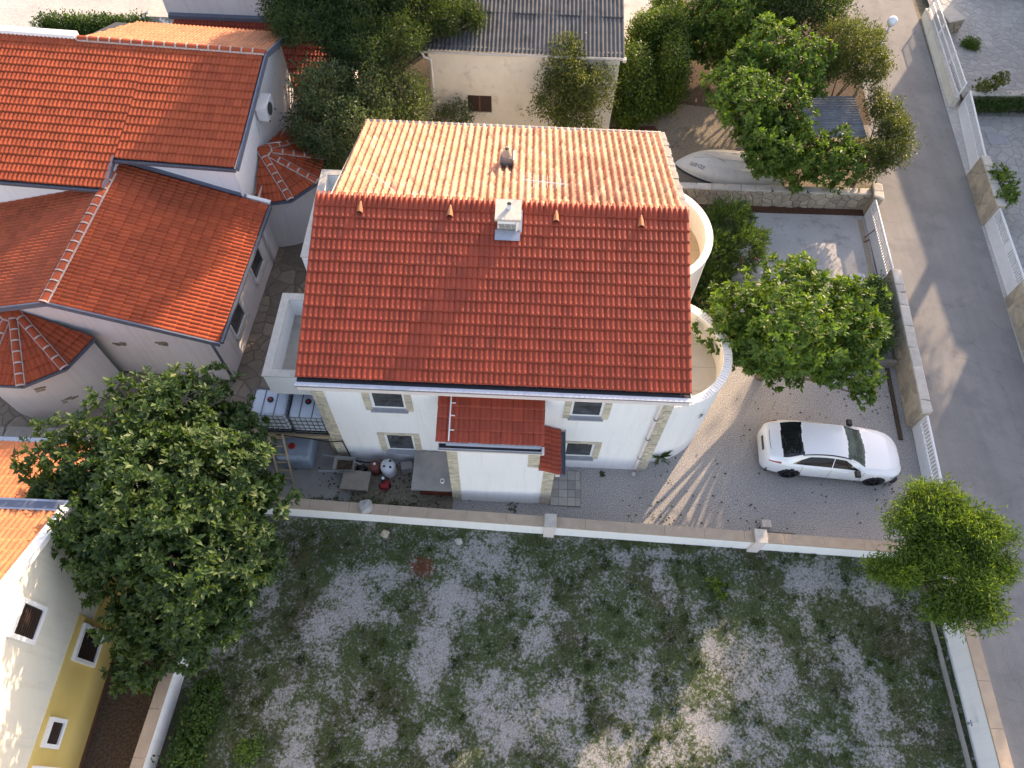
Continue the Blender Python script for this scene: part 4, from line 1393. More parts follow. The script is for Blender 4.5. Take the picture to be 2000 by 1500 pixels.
uroof = uroof.build('upper_roof', MT['dark_gutter'], lh)
T5.plane(uroof, LP(-4.3, UEV, UE), LEX, sl, 4.25, sl.length, 'roman', MT['tile_left'])
sl2 = Vector(LP(0, URV, URZ)) - Vector(LP(0, v2, z2))
T5.plane(uroof, LP(-14.5, v2, z2), LEX, sl2, 10.21, sl2.length, 'roman', MT['tile_left'])
sl3 = Vector(LP(0, URV, URZ)) - Vector(LP(0, rv, rz_))
T5.plane(uroof, LP(-.05, rv, rz_), -LEX, sl3, 7.05, sl3.length, 'roman', MT['tile_orange'], poly=[(0, 0), (6.1, 0), (7.0, sl3.length + .1), (0, sl3.length + .1)])
ridge_caps(uroof, LP(0, URV, URZ + .02), LP(-7.0, URV, URZ + .02), MT['tile_left'], .12, .42)
for (a, b) in (((.03, UEV, UE - .05), (.05, URV, URZ - .05)), ((.05, URV, URZ - .05), (.0, rv, rz_ - .05)), ((-4.33, v2, z2 - .05), (-4.33, UEV + .1, UE - .03))):
    q = MB(); q.bar(LP(*a), LP(*b), .06, .22); q.build('barge_board', MT['bluegrey'], uroof)
q = MB(); q.bar(LP(-4.25, UEV - .06, UE - .06), LP(0, UEV - .06, UE - .06), .1, .1); q.bar(LP(-16, v2 - .06, z2 - .06), LP(-4.4, v2 - .06, z2 - .06), .1, .1); q.build('gutter', MT['steel'], uroof)
q = MB(); q.bar(LP(-16, URV + .12, URZ + .06), LP(-7.1, URV + .12, URZ + .06), .3, .2); q.build('parapet', MT['stucco'], uroof)
# lead apron where the lower roof meets the upper wall
q = MB(); q.bar(LP(-.2, 5.90, 3.32), LP(-4.3, 5.90, 4.62), .12, .08); q.build('apron', MT['bluegrey'], lroof)
q = MB(); q.bar(LP(.6, 5.95, LEZ + .03), LP(-.3, 5.95, 3.27), .14, .12); q.build('white_verge', MT['white_metal'], lroof)
q = MB(); q.tube([LP(-.3, 5.86, 4.85), LP(-.3, 5.88, 3.3)], .045, 8); q.build('downpipe', MT['white_metal'], uroof)

# ---- bays with fan roofs
def bay(cu, cv, ang0, ang1, r0, zt, apex, aut, nfac, label, capidx, top_z, rw):
    n = 28
    b = MB()
    ring = [(cu + rw * math.cos(ang0 + (ang1 - ang0) * k / n), cv + rw * math.sin(ang0 + (ang1 - ang0) * k / n)) for k in range(n + 1)]
    b.add([LP(x, y, -.1) for x, y in ring] + [LP(x, y, zt - .02) for x, y in ring], [(k, k + 1, n + 2 + k, n + 1 + k) for k in range(n)])
    bo = b.build('bay', MT['stucco_left'], lh, smooth=True)
    bo['label'] = label
    ev = [(cu + r0 * math.cos(ang0 + (ang1 - ang0) * k / nfac), cv + r0 * math.sin(ang0 + (ang1 - ang0) * k / nfac)) for k in range(nfac + 1)]
    A = Vector(LP(apex[0], apex[1], top_z))
    for k in range(nfac):
        e0, e1 = Vector(LP(*ev[k], zt)), Vector(LP(*ev[k + 1], zt))
        u = (e1 - e0); W = u.length; u.normalize()
        ap = A - e0
        a_ = ap.dot(u); s_ = ap - u * a_; Ls = s_.length
        slope_deck(d_ := MB(), [e0, e1, A], .05)
        fo = d_.build('bay_roof', MT['dark_gutter'], bo) if False else d_.build('bay_roof', MT['dark_gutter'], lh)
        aut.plane(fo, e0, u, s_, W, Ls, 'roman', MT['tile_left'], poly=[(0, 0), (W, 0), (a_, Ls)])
        q = MB(); q.bar(e0 - Vector((0, 0, .06)), e1 - Vector((0, 0, .06)), .07, .12); q.build('fascia', MT['bluegrey'], bo)
        if k in capidx:
            ridge_caps(fo, A + Vector((0, 0, .02)), e0 + Vector((0, 0, .02)), MT['tile_left'], .12, .40)
    return bo


bay(-6.15, -.10, rad(180 + 8), rad(360 - 4), 2.32, 2.55, (-6.2, .02), T5, 5, 'rounded front bay with fan-shaped red roof', (1, 2, 3, 4), 3.45, 2.15)
bay(-.10, 8.3, rad(-92), rad(92), 2.1, 2.60, (-.28, 8.2), T5, 5, 'rounded side bay with fan-shaped red roof under the round tree', (1, 2, 3, 4), 3.45, 1.85)
r = random.Random(14)
for (an, zc) in ((rad(298), 1.95), (rad(306), .95)):
    for k in range(6):
        t = an + r.uniform(-.09, .09); zz = zc + r.uniform(-.14, .14)
        dd = LEX * math.cos(t) + LEY * math.sin(t); tt = Vector((-dd.y, dd.x, 0))
        q = MB(); q.obox(Vector(LP(-6.15, -.10, zz)) + dd * 2.15, tt, dd, (0, 0, 1), r.uniform(.06, .12), .015, r.uniform(.025, .045)); q.build('inset_stone', MT['inset_stone'], lh)
T5.finish()
# air conditioner on the gable wall
acp = LP(-.12, 9.3, 4.45)
ac = thing('air_conditioner', LP(-.1, 9.3, 4.2), 'white air conditioner unit bracketed to the gable wall of the left house', 'air conditioner')
q = MB(); q.obox(LP(-.08, 9.3, 4.55), LEX, LEY, (0, 0, 1), .20, .44, .30); aco = q.build('casing', MT['ac'], ac, bevel=.03)
q = MB(); q.lathe((0, 0, 0), [(.0, 0), (.24, 0), (.24, .015), (.0, .015)], 18)
q.v = [tuple(Vector(LP(.125, 9.25, 4.55)) + LEX * p[2] + LEY * p[0] + Vector((0, 0, p[1]))) for p in q.v]; q.build('fan_grille', MT['darkgrey'], ac)
q = MB(); q.bar(LP(-.33, 8.95, 4.22), LP(.15, 8.95, 4.22), .04); q.bar(LP(-.33, 9.65, 4.22), LP(.15, 9.65, 4.22), .04); q.build('bracket', MT['rust'], ac)
q = MB(); q.tube([LP(-.3, 8.85, 4.3), LP(-.3, 8.6, 3.4), LP(.3, 8.9, 3.3)], .02, 6); q.build('hose', MT['cable'], ac)

# ================================================================== REAR WHITE HOUSE (top left)
rh = thing('house', (-12.5, 31.5, 0), 'plain white rear house with a low dark-red lean-to roof behind the left house', 'house')
q = MB(); q.box(-16.0, -8.2, 29.75, 38.0, -.1, 6.2); q.build('wall', MT['stucco_left'], rh)
q = MB(); q.box(-16.3, -7.9, 29.5, 38.3, 6.203, 6.32); q.build('roof_slab', MT['concrete'], rh)
lr = slope_deck(MB(), [(-15.7, 24.4, 2.0), (-7.6, 24.4, 2.0), (-7.6, 29.6, 3.25), (-15.7, 29.6, 3.25)], .10).build('lean_to_roof', MT['dark_gutter'], rh)
T6 = Tiler(rh, 'roof_tile', 300)
s_ = Vector((0, 5.2, 1.25))
T6.plane(lr, (-15.7, 24.4, 2.0), (1, 0, 0), s_, 8.1, s_.length, 'roman', MT['tile_red'])
T6.finish()
q = MB(); q.box(-15.9, -7.5, 29.5, 29.747, 3.24, 3.42); q.build('flashing', MT['bluegrey'], rh)
q = MB(); q.box(-15.5, -7.8, 24.6, 24.8, -.1, 1.93); q.build('lean_to_wall', MT['stucco_left'], rh)
# slatted gate beside it
sg = thing('slatted_gate', (-17.0, 31.2, 0), 'grey slatted metal gate beside the rear white house', 'gate')
for i in range(7):
    q = MB(); q.bar((-17.6 + i * .2, 31.9 - .12 * i, .1), (-17.6 + i * .2, 31.9 - .12 * i, 1.75), .06, .03); q.build('slat', MT['white_metal'], sg)
for z in (.25, 1.6):
    q = MB(); q.bar((-17.7, 31.96, z), (-16.3, 31.12, z), .05, .05); q.build('rail', MT['white_metal'], sg)
single('stone_step', MB().box(-19.6, -17.6, 34.2, 35.6, -.05, .3), MT['capstone'], 'pale stone platform in the yard beside the slatted gate', 'platform')

# ================================================================== YELLOW HOUSE (bottom left)
YX = -11.40
yh = thing('house', (-15.5, 1.5, 0), 'cream and yellow house with brown shuttered windows in the lower left corner', 'house')
YB = 6.05
q = MB()
def rakez(y): return 4.62 + (YB - y) * .50
pts = [(YX, YB, -.4), (YX, -5, -.4), (YX, -5, rakez(0)), (YX, 0.0, rakez(0)), (YX, YB, rakez(YB))]
hol = [(2.92, 3.72, 4.05, 5.12)]
q.add(pts, [(4, 3, 2, 1, 0)])
q.add([(YX, YB, -.4), (YX, YB, 4.62), (-24, YB, 4.62), (-24, YB, -.4)], [(0, 1, 2, 3)])
q.build('wall', MT['cream'], yh)
# yellow render, proud of the cream, with a stepped lower edge
q = MB()
def band(y0, y1, z0, z1):
    q.box(YX - .01, YX + .025, y0, y1, z0, z1)
band(-5, 4.05, -.4, 2.52); band(4.053, YB - .35, -.4, 1.75); band(YB - .347, YB + .02, -.4, 1.75)
q.build('yellow_render', MT['yellow'], yh)
q = MB(); q.box(YX + .026, YX + .06, -5, YB, -.4, .14); q.build('plinth', MT['rust'], yh)
for (y0, y1, z0, z1, c) in ((2.95, 3.85, 4.08, 5.12, 0), (2.92, 3.88, 1.08, 2.24, 1), (.85, 1.55, 1.58, 2.32, 1), (-.4, .45, 1.2, 2.35, 1)):
    off = .026 if c else .003
    q = MB(); q.box(YX + off, YX + off + .03, y0 + .1, y1 - .1, z0 + .1, z1 - .1); wo_ = q.build('window', MT['brown_shutter'], yh)
    q = MB()
    for (a, b, cc, d) in ((y0, y0 + .1, z0, z1), (y1 - .1, y1, z0, z1), (y0 + .1, y1 - .1, z0, z0 + .1), (y0 + .1, y1 - .1, z1 - .1, z1)):
        q.box(YX + off, YX + off + .09, a, b, cc, d)
    q.build('frame', MT['stucco'], wo_)
    for k in range(9):
        zz = z0 + .14 + k * (z1 - z0 - .26) / 9
        g = MB(); g.obox((YX + off + .04, (y0 + y1) / 2, zz), (0, 1, 0), (1, 0, .6), (0, 0, 1), (y1 - y0) / 2 - .13, .012, .03); g.build('slat', MT['brown_shutter'], wo_)
# roof behind the gable
zr = rakez(0)
yr = slope_deck(MB(), [(YX + .02, YB + .1, 4.66), (-24, YB + .1, 4.66), (-24, 0, zr + .06), (YX + .02, 0, zr + .06)], .10)
slope_deck(yr, [(-24, -5, 4.9), (YX + .02, -5, 4.9), (YX + .02, 0, zr + .06), (-24, 0, zr + .06)], .1)
yr = yr.build('roof', MT['dark_gutter'], yh)
T7 = Tiler(yh, 'roof_tile', 300)
s_ = Vector((0, -(YB + .1), zr + .06 - 4.66))
T7.plane(yr, (YX - .12, YB + .1, 4.68), (-1, 0, 0), s_, 6.1, s_.length, 'roman', MT['tile_orange'])
q = MB(); q.bar((YX + .02, YB + .2, 4.70), (YX + .02, -.1, zr + .15), .26, .16); q.build('verge', MT['stucco'], yr)
q = MB(); q.bar((YX + .12, YB + .22, 4.68), (-24, YB + .22, 4.68), .30, .18); q.build('box_gutter', MT['zinc'], yr)
q = MB(); q.bar((YX - .05, YB + .22, 4.775), (-23.8, YB + .22, 4.775), .18, .012); q.build('gutter_lining', MT['bluegrey'], yr)
q = MB(); q.tube([(YX + .06, YB - .06, 4.5), (YX + .07, YB - .06, .1)], .05, 8); q.build('downpipe', MT['zinc'], yh, smooth=True)
# annex
q = MB(); q.box(-24, -11.75, YB + .003, 9.0, -.4, 2.35); q.build('annex_wall', MT['cream'], yh)
q = MB(); q.box(-12.3, -11.73, 5.9, 6.6, 2.2, 2.62); q.build('annex_block', MT['stucco'], yh)
ar = slope_deck(MB(), [(-11.6, 9.05, 2.42), (-24, 9.05, 2.42), (-24, YB + .36, 3.35), (-11.6, YB + .36, 3.35)], .1).build('annex_roof', MT['dark_gutter'], yh)
s_ = Vector((0, -(9.05 - YB - .36), .93))
T7.plane(ar, (-11.55, 9.05, 2.42), (-1, 0, 0), s_, 6.2, s_.length, 'roman', MT['tile_orange'])
T7.finish()
q = MB(); q.bar((-11.5, 9.15, 2.38), (-24, 9.15, 2.38), .16, .12); q.build('annex_gutter', MT['zinc'], ar)

# ================================================================== SHED (top centre)
sh = thing('shed', (0, 30.5, 0), 'old cream outbuilding with grey corrugated roof behind the main house', 'shed')
q = MB(); wall_holes(q, -4.15, 4.0, -.1, 3.95, 27.30, [(-2.55, -1.45, .75, 1.65)], .1)
q.add([(-4.15, 27.3, -.1), (-4.15, 27.3, 3.95), (-4.15, 36, 5.6), (-4.15, 36, -.1)], [(0, 1, 2, 3)])
q.add([(4.0, 27.3, -.1), (4.0, 36, -.1), (4.0, 36, 5.6), (4.0, 27.3, 3.95)], [(0, 1, 2, 3)])
q.add([(-4.15, 36, -.1), (-4.15, 36, 5.6), (4.0, 36, 5.6), (4.0, 36, -.1)], [(0, 1, 2, 3)])
q.build('wall', MT['oldcream'], sh)
q = MB(); q.box(-2.53, -1.47, 27.34, 27.38, .77, 1.63); wo_ = q.build('window', MT['brown_shutter'], sh)
q = MB(); q.box(-2.03, -1.97, 27.325, 27.338, .77, 1.63); q.build('shutter_joint', MT['rust'], wo_)


def corrugated(name, P0, u, s, W, L, pitch, amp, mat, parent, nsheets=1, rows=1, part='sheet'):
    P0 = Vector(P0); u = Vector(u).normalized(); s = Vector(s).normalized(); n = u.cross(s)
    for rr in range(rows):
        for ss in range(nsheets):
            a0, a1 = W * ss / nsheets, W * (ss + 1) / nsheets + (pitch * .5 if ss < nsheets - 1 else 0)
            k = max(4, int((a1 - a0) / pitch * 6))
            vs = []
            lift = .014 * ((ss + rr) % 2) + .0 * rr
            for b, e in ((L * rr / rows - (.12 if rr else 0), .03 if rr else 0), (L * (rr + 1) / rows, 0)):
                for i in range(k + 1):
                    a = a0 + (a1 - a0) * i / k
                    vs.append(P0 + u * a + s * b + n * (amp * math.cos(2 * math.pi * a / pitch) + lift + e))
            q = MB(); q.add(vs, [(i, i + 1, k + 2 + i, k + 1 + i) for i in range(k)])
            q.build(part, mat, parent, smooth=True)


sr = MB(); sr.box(-4.3, 4.1, 27.25, 27.45, 3.96, 4.02); sr = sr.build('roof', MT['board'], sh)
s_ = Vector((0, 9, 1.7))
corrugated('x', (-4.42, 27.05, 3.98), (1, 0, 0), s_, 8.55, 9.1, .177, .028, MT['asbestos'], sr, 9, 4, 'roof_sheet')
q = MB(); q.tube([(-4.45, 26.98, 3.9), (4.15, 26.98, 3.94)], .055, 8); q.box(4.05, 4.2, 26.9, 27.1, 3.84, 3.98)
for x in (-3.9, -2.7, -1.5, -.4, .8, 2.2, 3.4): q.bar((x, 26.99, 3.78), (x, 26.99, 3.95), .025)
q.build('gutter', MT['capstone'], sh)
q = MB(); q.tube([(-4.35, 26.98, 3.85), (-4.3, 27.1, 3.6), (-4.05, 27.22, 3.4), (-4.02, 27.24, .1)], .05, 8); q.build('downpipe', MT['white_metal'], sh, smooth=True)

# small lean-to with corrugated roof among the trees
ls = thing('lean_to', (13.4, 26.4, 0), 'small lean-to with grey corrugated roof among the trees by the street', 'shed')
s_ = Vector((1, 0, .06))
corrugated('x', (12.2, 27.75, 1.95), (0, -1, 0), (1, 0, .05), 2.7, 2.5, .16, .028, MT['asbestos_light'], ls, 3, 1, 'roof_sheet')
for x in (12.35, 14.5):
    for y in (25.2, 27.6):
        q = MB(); q.bar((x, y, 0), (x, y, 1.9 + (x - 12.2) * .05), .09); q.build('post', MT['wood'], ls)

# ================================================================== unseen houses added outside the frame to shade the street
def shade_house(x0, x1, y0, y1, ze, zr, label):
    t = thing('house', ((x0 + x1) / 2, (y0 + y1) / 2, 0), label, 'house', 'unseen houses added to shade the street')
    xm = (x0 + x1) / 2
    q = MB()
    for y in (y0, y1):
        q.add([(x0, y, -.1), (x1, y, -.1), (x1, y, ze), (xm, y, zr), (x0, y, ze)], [(0, 1, 2, 3, 4)])
    for x in (x0, x1):
        q.add([(x, y0, -.1), (x, y1, -.1), (x, y1, ze), (x, y0, ze)], [(0, 1, 2, 3)])
    q.build('wall', MT['stucco'], t)
    for k in range(int((y1 - y0) / 3)):
        for z in ((1.0, 3.9) if ze < 7 else (1.0, 3.8, 6.4)):
            yc = y0 + 1.6 + k * 3
            q = MB(); q.box(x0 - .06, x0 - .003, yc - .6, yc + .6, z, z + 1.3); wo_ = q.build('window', MT['pvc'], t)
            q = MB(); q.box(x0 - .068, x0 - .061, yc - .52, yc + .52, z + .08, z + 1.22); q.build('pane', MT['pane'], wo_)
    q = MB(); slope_deck(q, [(x0 - .3, y1 + .3, ze - .05), (x0 - .3, y0 - .3, ze - .05), (xm, y0 - .3, zr + .1), (xm, y1 + .3, zr + .1)], .12)
    slope_deck(q, [(x1 + .3, y0 - .3, ze - .05), (x1 + .3, y1 + .3, ze - .05), (xm, y1 + .3, zr + .1), (xm, y0 - .3, zr + .1)], .12)
    q.build('roof', MT['tile_left'], t)


shade_house(26.5, 35, 10, 29.5, 8.6, 10.0, 'unseen white gabled house added for its shade, nearest to the lower gate')
shade_house(27.2, 35, 31.5, 45, 6.7, 7.9, 'unseen white gabled house added for its shade behind the pale terrace')

# ================================================================== CAR
def smooth_interp(keys, x):
    xs = [k[0] for k in keys]
    if x <= xs[0]: return keys[0][1]
    if x >= xs[-1]: return keys[-1][1]
    i = max(j for j in range(len(xs)) if xs[j] <= x)
    if i == len(xs) - 1: return keys[-1][1]

    def m(j):
        if j == 0 or j == len(xs) - 1:
            return (keys[min(j + 1, len(xs) - 1)][1] - keys[max(j - 1, 0)][1]) / (xs[min(j + 1, len(xs) - 1)] - xs[max(j - 1, 0)]) if j not in (0, len(xs) - 1) else (keys[1][1] - keys[0][1]) / (xs[1] - xs[0]) if j == 0 else (keys[-1][1] - keys[-2][1]) / (xs[-1] - xs[-2])
        d0 = (keys[j][1] - keys[j - 1][1]) / (xs[j] - xs[j - 1]); d1 = (keys[j + 1][1] - keys[j][1]) / (xs[j + 1] - xs[j])
        return 0 if d0 * d1 <= 0 else 2 * d0 * d1 / (d0 + d1)
    h = xs[i + 1] - xs[i]; t = (x - xs[i]) / h
    return (2 * t ** 3 - 3 * t ** 2 + 1) * keys[i][1] + (t ** 3 - 2 * t ** 2 + t) * h * m(i) + (-2 * t ** 3 + 3 * t ** 2) * keys[i + 1][1] + (t ** 3 - t ** 2) * h * m(i + 1)


def build_car():
    t = thing('car', (10.98, 10.86, 0), 'white four-door sedan parked on the gravel facing the street gate', 'car', rz=rad(-3.4))
    # keys along the car (x forward)
    wid = [(-2.34, .56), (-2.28, .70), (-2.1, .81), (-1.6, .885), (-.8, .905), (.6, .905), (1.4, .895), (1.85, .85), (2.1, .74), (2.27, .55), (2.33, .36)]
    belt = [(-2.34, .78), (-2.2, .90), (-1.6, .955), (-.6, .95), (.7, .925), (1.0, .90), (1.7, .80), (2.1, .68), (2.33, .56)]
    top = [(-2.34, .80), (-2.27, 1.00), (-2.08, 1.07), (-1.84, 1.10), (-1.22, 1.35), (-.8, 1.42), (-.3, 1.445), (.15, 1.40), (.5, 1.25), (.95, 1.0), (1.22, .965), (1.8, .87), (2.1, .76), (2.26, .66), (2.33, .58)]
    wtop = [(-2.34, .40), (-2.2, .60), (-1.65, .66), (-1.1, .60), (-.5, .575), (.2, .60), (.6, .63), (1.02, .71), (1.4, .68), (1.9, .56), (2.2, .36), (2.33, .24)]
    NX, SEG = 180, 26
    xs = [-2.34 + (2.34 + 2.33) * i / NX for i in range(NX + 1)]
    prm = [0, .13, .30, .48, .56, .64, .70, .76, .82, .88, .93, .965, 1.0]      # half section parameters (0 sill .. 1 crown centre)
    H_ = []
    for x in xs:
        w, b, tp, wt = (smooth_interp(k, x) for k in (wid, belt, top, wtop))
        cab = max(0, min(1, (tp - b - .09) / .2))
        sec = [(w * .93, .20), (w * .985, .30), (w, .52), (w * .985, b - .10), (w * .955, b - .02), (w * .925, b)]
        for s in (.28, .55, .80):                                              # side glass / shoulder
            yy = w * .925 + (wt - w * .925) * s
            zz = b + (tp - .035 - b) * (s ** (1.0 if cab > .5 else .8))
            sec.append((yy, zz))
        sec.append((wt, tp - .035 * (1 if cab > .2 else .7)))
        for s, dz in ((.66, .012), (.33, .003), (0, 0)):
            sec.append((wt * s, tp - dz))
        H_.append(sec)
    SUB = 5
    dense = []
    for sec in H_:
        m_ = len(sec); out = []
        for j in range(m_ - 1):
            p0, p1, p2, p3 = sec[max(j - 1, 0)], sec[j], sec[j + 1], sec[min(j + 2, m_ - 1)]
            if j + 2 > m_ - 1: p3 = (-sec[m_ - 2][0], sec[m_ - 2][1])
            for k in range(SUB):
                t_ = k / SUB
                out.append(tuple(.5 * (2 * p1[a_] + (p2[a_] - p0[a_]) * t_ + (2 * p0[a_] - 5 * p1[a_] + 4 * p2[a_] - p3[a_]) * t_ ** 2 + (3 * p1[a_] - p0[a_] - 3 * p2[a_] + p3[a_]) * t_ ** 3) for a_ in (0, 1)))
        out.append(sec[-1]); dense.append(out)
    H_ = dense
    n = len(H_[0])

    def P(i, j, side): y, z = H_[i][j]; return (xs[i], y * side, z)
    parts = {k: MB() for k in ('body', 'windscreen', 'rear_window', 'side_window', 'roof_trim')}
    wheels_x = (-1.42, 1.42)

    def where(x, jf):
        if 5.12 < jf < 7.9:
            fr = (jf - 5.12) / 2.78
            back = -1.50 + .55 * fr ** 1.5; front = .76 - .60 * fr ** 1.15
            if back < x < front and not (-.225 < x < -.175): return 'side_window'
            return 'body'
        if 8.55 < jf < 8.95 and -1.25 < x < .32: return 'roof_trim'
        if jf > 9.0:
            e = (jf - 9) / 3.0                       # glass edges bow towards the centre line
            if -1.86 + .05 * (1 - e) < x < -1.20 - .05 * e: return 'rear_window'
            if .20 + .07 * e < x < .90 + .09 * e: return 'windscreen'
        return 'body'
    for i in range(NX):
        xm = (xs[i] + xs[i + 1]) / 2
        for j in range(n - 1):
            jf = (j + .5) / SUB
            k = where(xm, jf)
            if jf <= 3.2:                                                      # wheel arches
                zc = (H_[i][j][1] + H_[i][j + 1][1]) / 2
                if any((xm - wx) ** 2 + (zc - .33) ** 2 < .37 ** 2 for wx in wheels_x): continue
            for sd in (1, -1):
                vs = [P(i, j, sd), P(i + 1, j, sd), P(i + 1, j + 1, sd), P(i, j + 1, sd)]
                parts[k].add(vs, [(0, 1, 2, 3) if sd < 0 else (3, 2, 1, 0)])
    for e, rev in ((0, False), (NX, True)):
        ring = [P(e, j, -1) for j in range(n)] + [P(e, j, 1) for j in range(n - 2, -1, -1)]
        f = tuple(range(len(ring)))
        parts['body'].add(ring, [f[::-1] if rev else f])

    def weld(o):
        bm = bmesh.new(); bm.from_mesh(o.data); bmesh.ops.remove_doubles(bm, verts=bm.verts, dist=1e-4); bm.to_mesh(o.data); bm.free()
        for p in o.data.polygons: p.use_smooth = True
        md = o.modifiers.new('edge', 'EDGE_SPLIT'); md.split_angle = rad(50)
        return o
    body = weld(parts['body'].build('body', MT['paint'], t, local=True))
    weld(parts['windscreen'].build('windscreen', MT['car_wind'], t, local=True))
    weld(parts['rear_window'].build('rear_window', MT['car_glass'], t, local=True))
    # split side windows left/right
    for sd in (1, -1):
        for x0, x1 in ((-2, -.195), (-.195, 2)):
            q = MB(); src = parts['side_window']
            for f in src.f:
                if src.v[f[0]][1] * sd > 0 and x0 < sum(src.v[i][0] for i in f) / 4 < x1: q.add([src.v[i] for i in f], [(0, 1, 2, 3)])
            weld(q.build('side_window', MT['car_glass'], t, local=True))
    weld(parts['roof_trim'].build('roof_trim', MT['black'], t, local=True))
    q = MB(); q.box(-2.2, 2.2, -.78, .78, .18, .45); q.build('underbody', MT['black'], t, local=True)
    for wx in wheels_x:
        for sd in (-1, 1):
            y0, y1 = (sd * .66, sd * .895)
            q = MB()
            prof = [(.19, y0), (.30, y0), (.325, (y0 * .8 + y1 * .2)), (.325, (y0 * .2 + y1 * .8)), (.31, y1), (.235, y1 + sd * .003)]
            seg = 28
            for (r_, yy) in prof:
                for k in range(seg):
                    a = 2 * math.pi * k / seg; q.v.append((wx + r_ * math.cos(a), yy, .325 + r_ * math.sin(a)))
            for l in range(len(prof) - 1):
                for k in range(seg):
                    q.f.append((l * seg + k, l * seg + (k + 1) % seg, (l + 1) * seg + (k + 1) % seg, (l + 1) * seg + k))
            wo_ = q.build('wheel', MT['rubber'], t, smooth=True, local=True)
            q = MB()
            for k in range(5):
                a = 2 * math.pi * k / 5 + .3
                c = Vector((wx + .12 * math.cos(a), y1 - sd * .012, .325 + .12 * math.sin(a)))
                q.obox(c, (math.cos(a), 0, math.sin(a)), (-math.sin(a), 0, math.cos(a)), (0, 1, 0), .115, .032, .012)
            for k in range(20):
                a0, a1 = 2 * math.pi * k / 20, 2 * math.pi * (k + 1) / 20
                q.add([(wx + r_ * math.cos(a), y1 - sd * (0 if r_ > .22 else .004), .325 + r_ * math.sin(a)) for a in (a0, a1) for r_ in (.215, .24)], [(0, 1, 3, 2)])
            q.build('rim', MT['rim'], wo_, local=True)
    for sd in (-1, 1):
        q = MB(); q.obox((.62, sd * .97, .96), (1, 0, 0), (0, 1, 0), (0, 0, 1), .085, .11, .065); q.bar((.70, sd * .86, .93), (.66, sd * .95, .94), .04)
        mo = q.build('mirror', MT['black'], t, local=True, bevel=.03)
        q = MB()                                                                # tail light wrapped on the rear corner
        for (x0, x1, z0, z1) in ((-2.24, -1.86, .84, .955),):
            k = 8; vs = []
            for i in range(k + 1):
                x = x0 + (x1 - x0) * i / k
                w, b, tp, wt = (smooth_interp(kk, x) for kk in (wid, belt, top, wtop))
                f = i / k
                vs.append((x, sd * (w * .975 + .008), b - .20 + .12 * f)); vs.append((x, sd * (w * .945 + .012), b - .012)); vs.append((x - .002, sd * (w * .925 - .10 * (1 - f) + (wt - w * .925) * .10), b + .045 * (1 - f) + .018))
            q.add(vs, [(3 * i + a, 3 * i + 3 + a, 3 * i + 4 + a, 3 * i + 1 + a) for i in range(k) for a in (0, 1)])
        q.build('tail_light', MT['tail'], t, smooth=True, local=True)
        q = MB(); vs = []
        for i in range(7):
            x = 1.86 + .30 * i / 6
            w, b, tp, wt = (smooth_interp(kk, x) for kk in (wid, belt, top, wtop))
            vs.append((x, sd * (w * .992 + .010), b - .15)); vs.append((x, sd * (w * .95 + .012), b - .03 - .03 * (1 - i / 6)))
        q.add(vs, [(2 * i, 2 * i + 2, 2 * i + 3, 2 * i + 1) for i in range(6)])
        q.build('headlight', MT['headlamp'], t, smooth=True, local=True)
        for hx in (-.72, .30):
            q = MB(); q.obox((hx, sd * .905, .80), (1, 0, 0), (0, 1, 0), (0, 0, 1), .10, .012, .014); q.build('door_handle', MT['paint'], t, local=True, bevel=.008)
        for dx in (-1.15, -.20, .88):                                           # door joints
            q = MB(); vs = []
            for (yy, zz) in ((.915, .36), (.918, .55), (.905, .80), (.872, .93)):
                vs += [(dx - .005, sd * yy, zz), (dx + .005, sd * yy, zz)]
            q.add(vs, [(2 * i, 2 * i + 1, 2 * i + 3, 2 * i + 2) for i in range(3)]); q.build('door_joint', MT['black'], t, local=True)
    q = MB(); q.obox((-2.345, 0, .74), (.25, 0, 1), (0, 1, 0), (1, 0, -.25), .06, .26, .012); q.build('number_plate', MT['darkgrey'], t, local=True)
    q = MB()
    vs = []
    for i in range(13):                                                        # boot lid joint
        y = -.58 + 1.16 * i / 12
        vs += [(-2.17 - .05 * (1 - (y / .6) ** 2), y, 1.035 - .03 * (y / .6) ** 2), (-2.155 - .05 * (1 - (y / .6) ** 2), y, 1.045 - .03 * (y / .6) ** 2)]
    q.add(vs, [(2 * i, 2 * i + 2, 2 * i + 3, 2 * i + 1) for i in range(12)]); q.build('boot_joint', MT['steel'], t, local=True)
    # seats behind the windscreen
    return t


build_car()

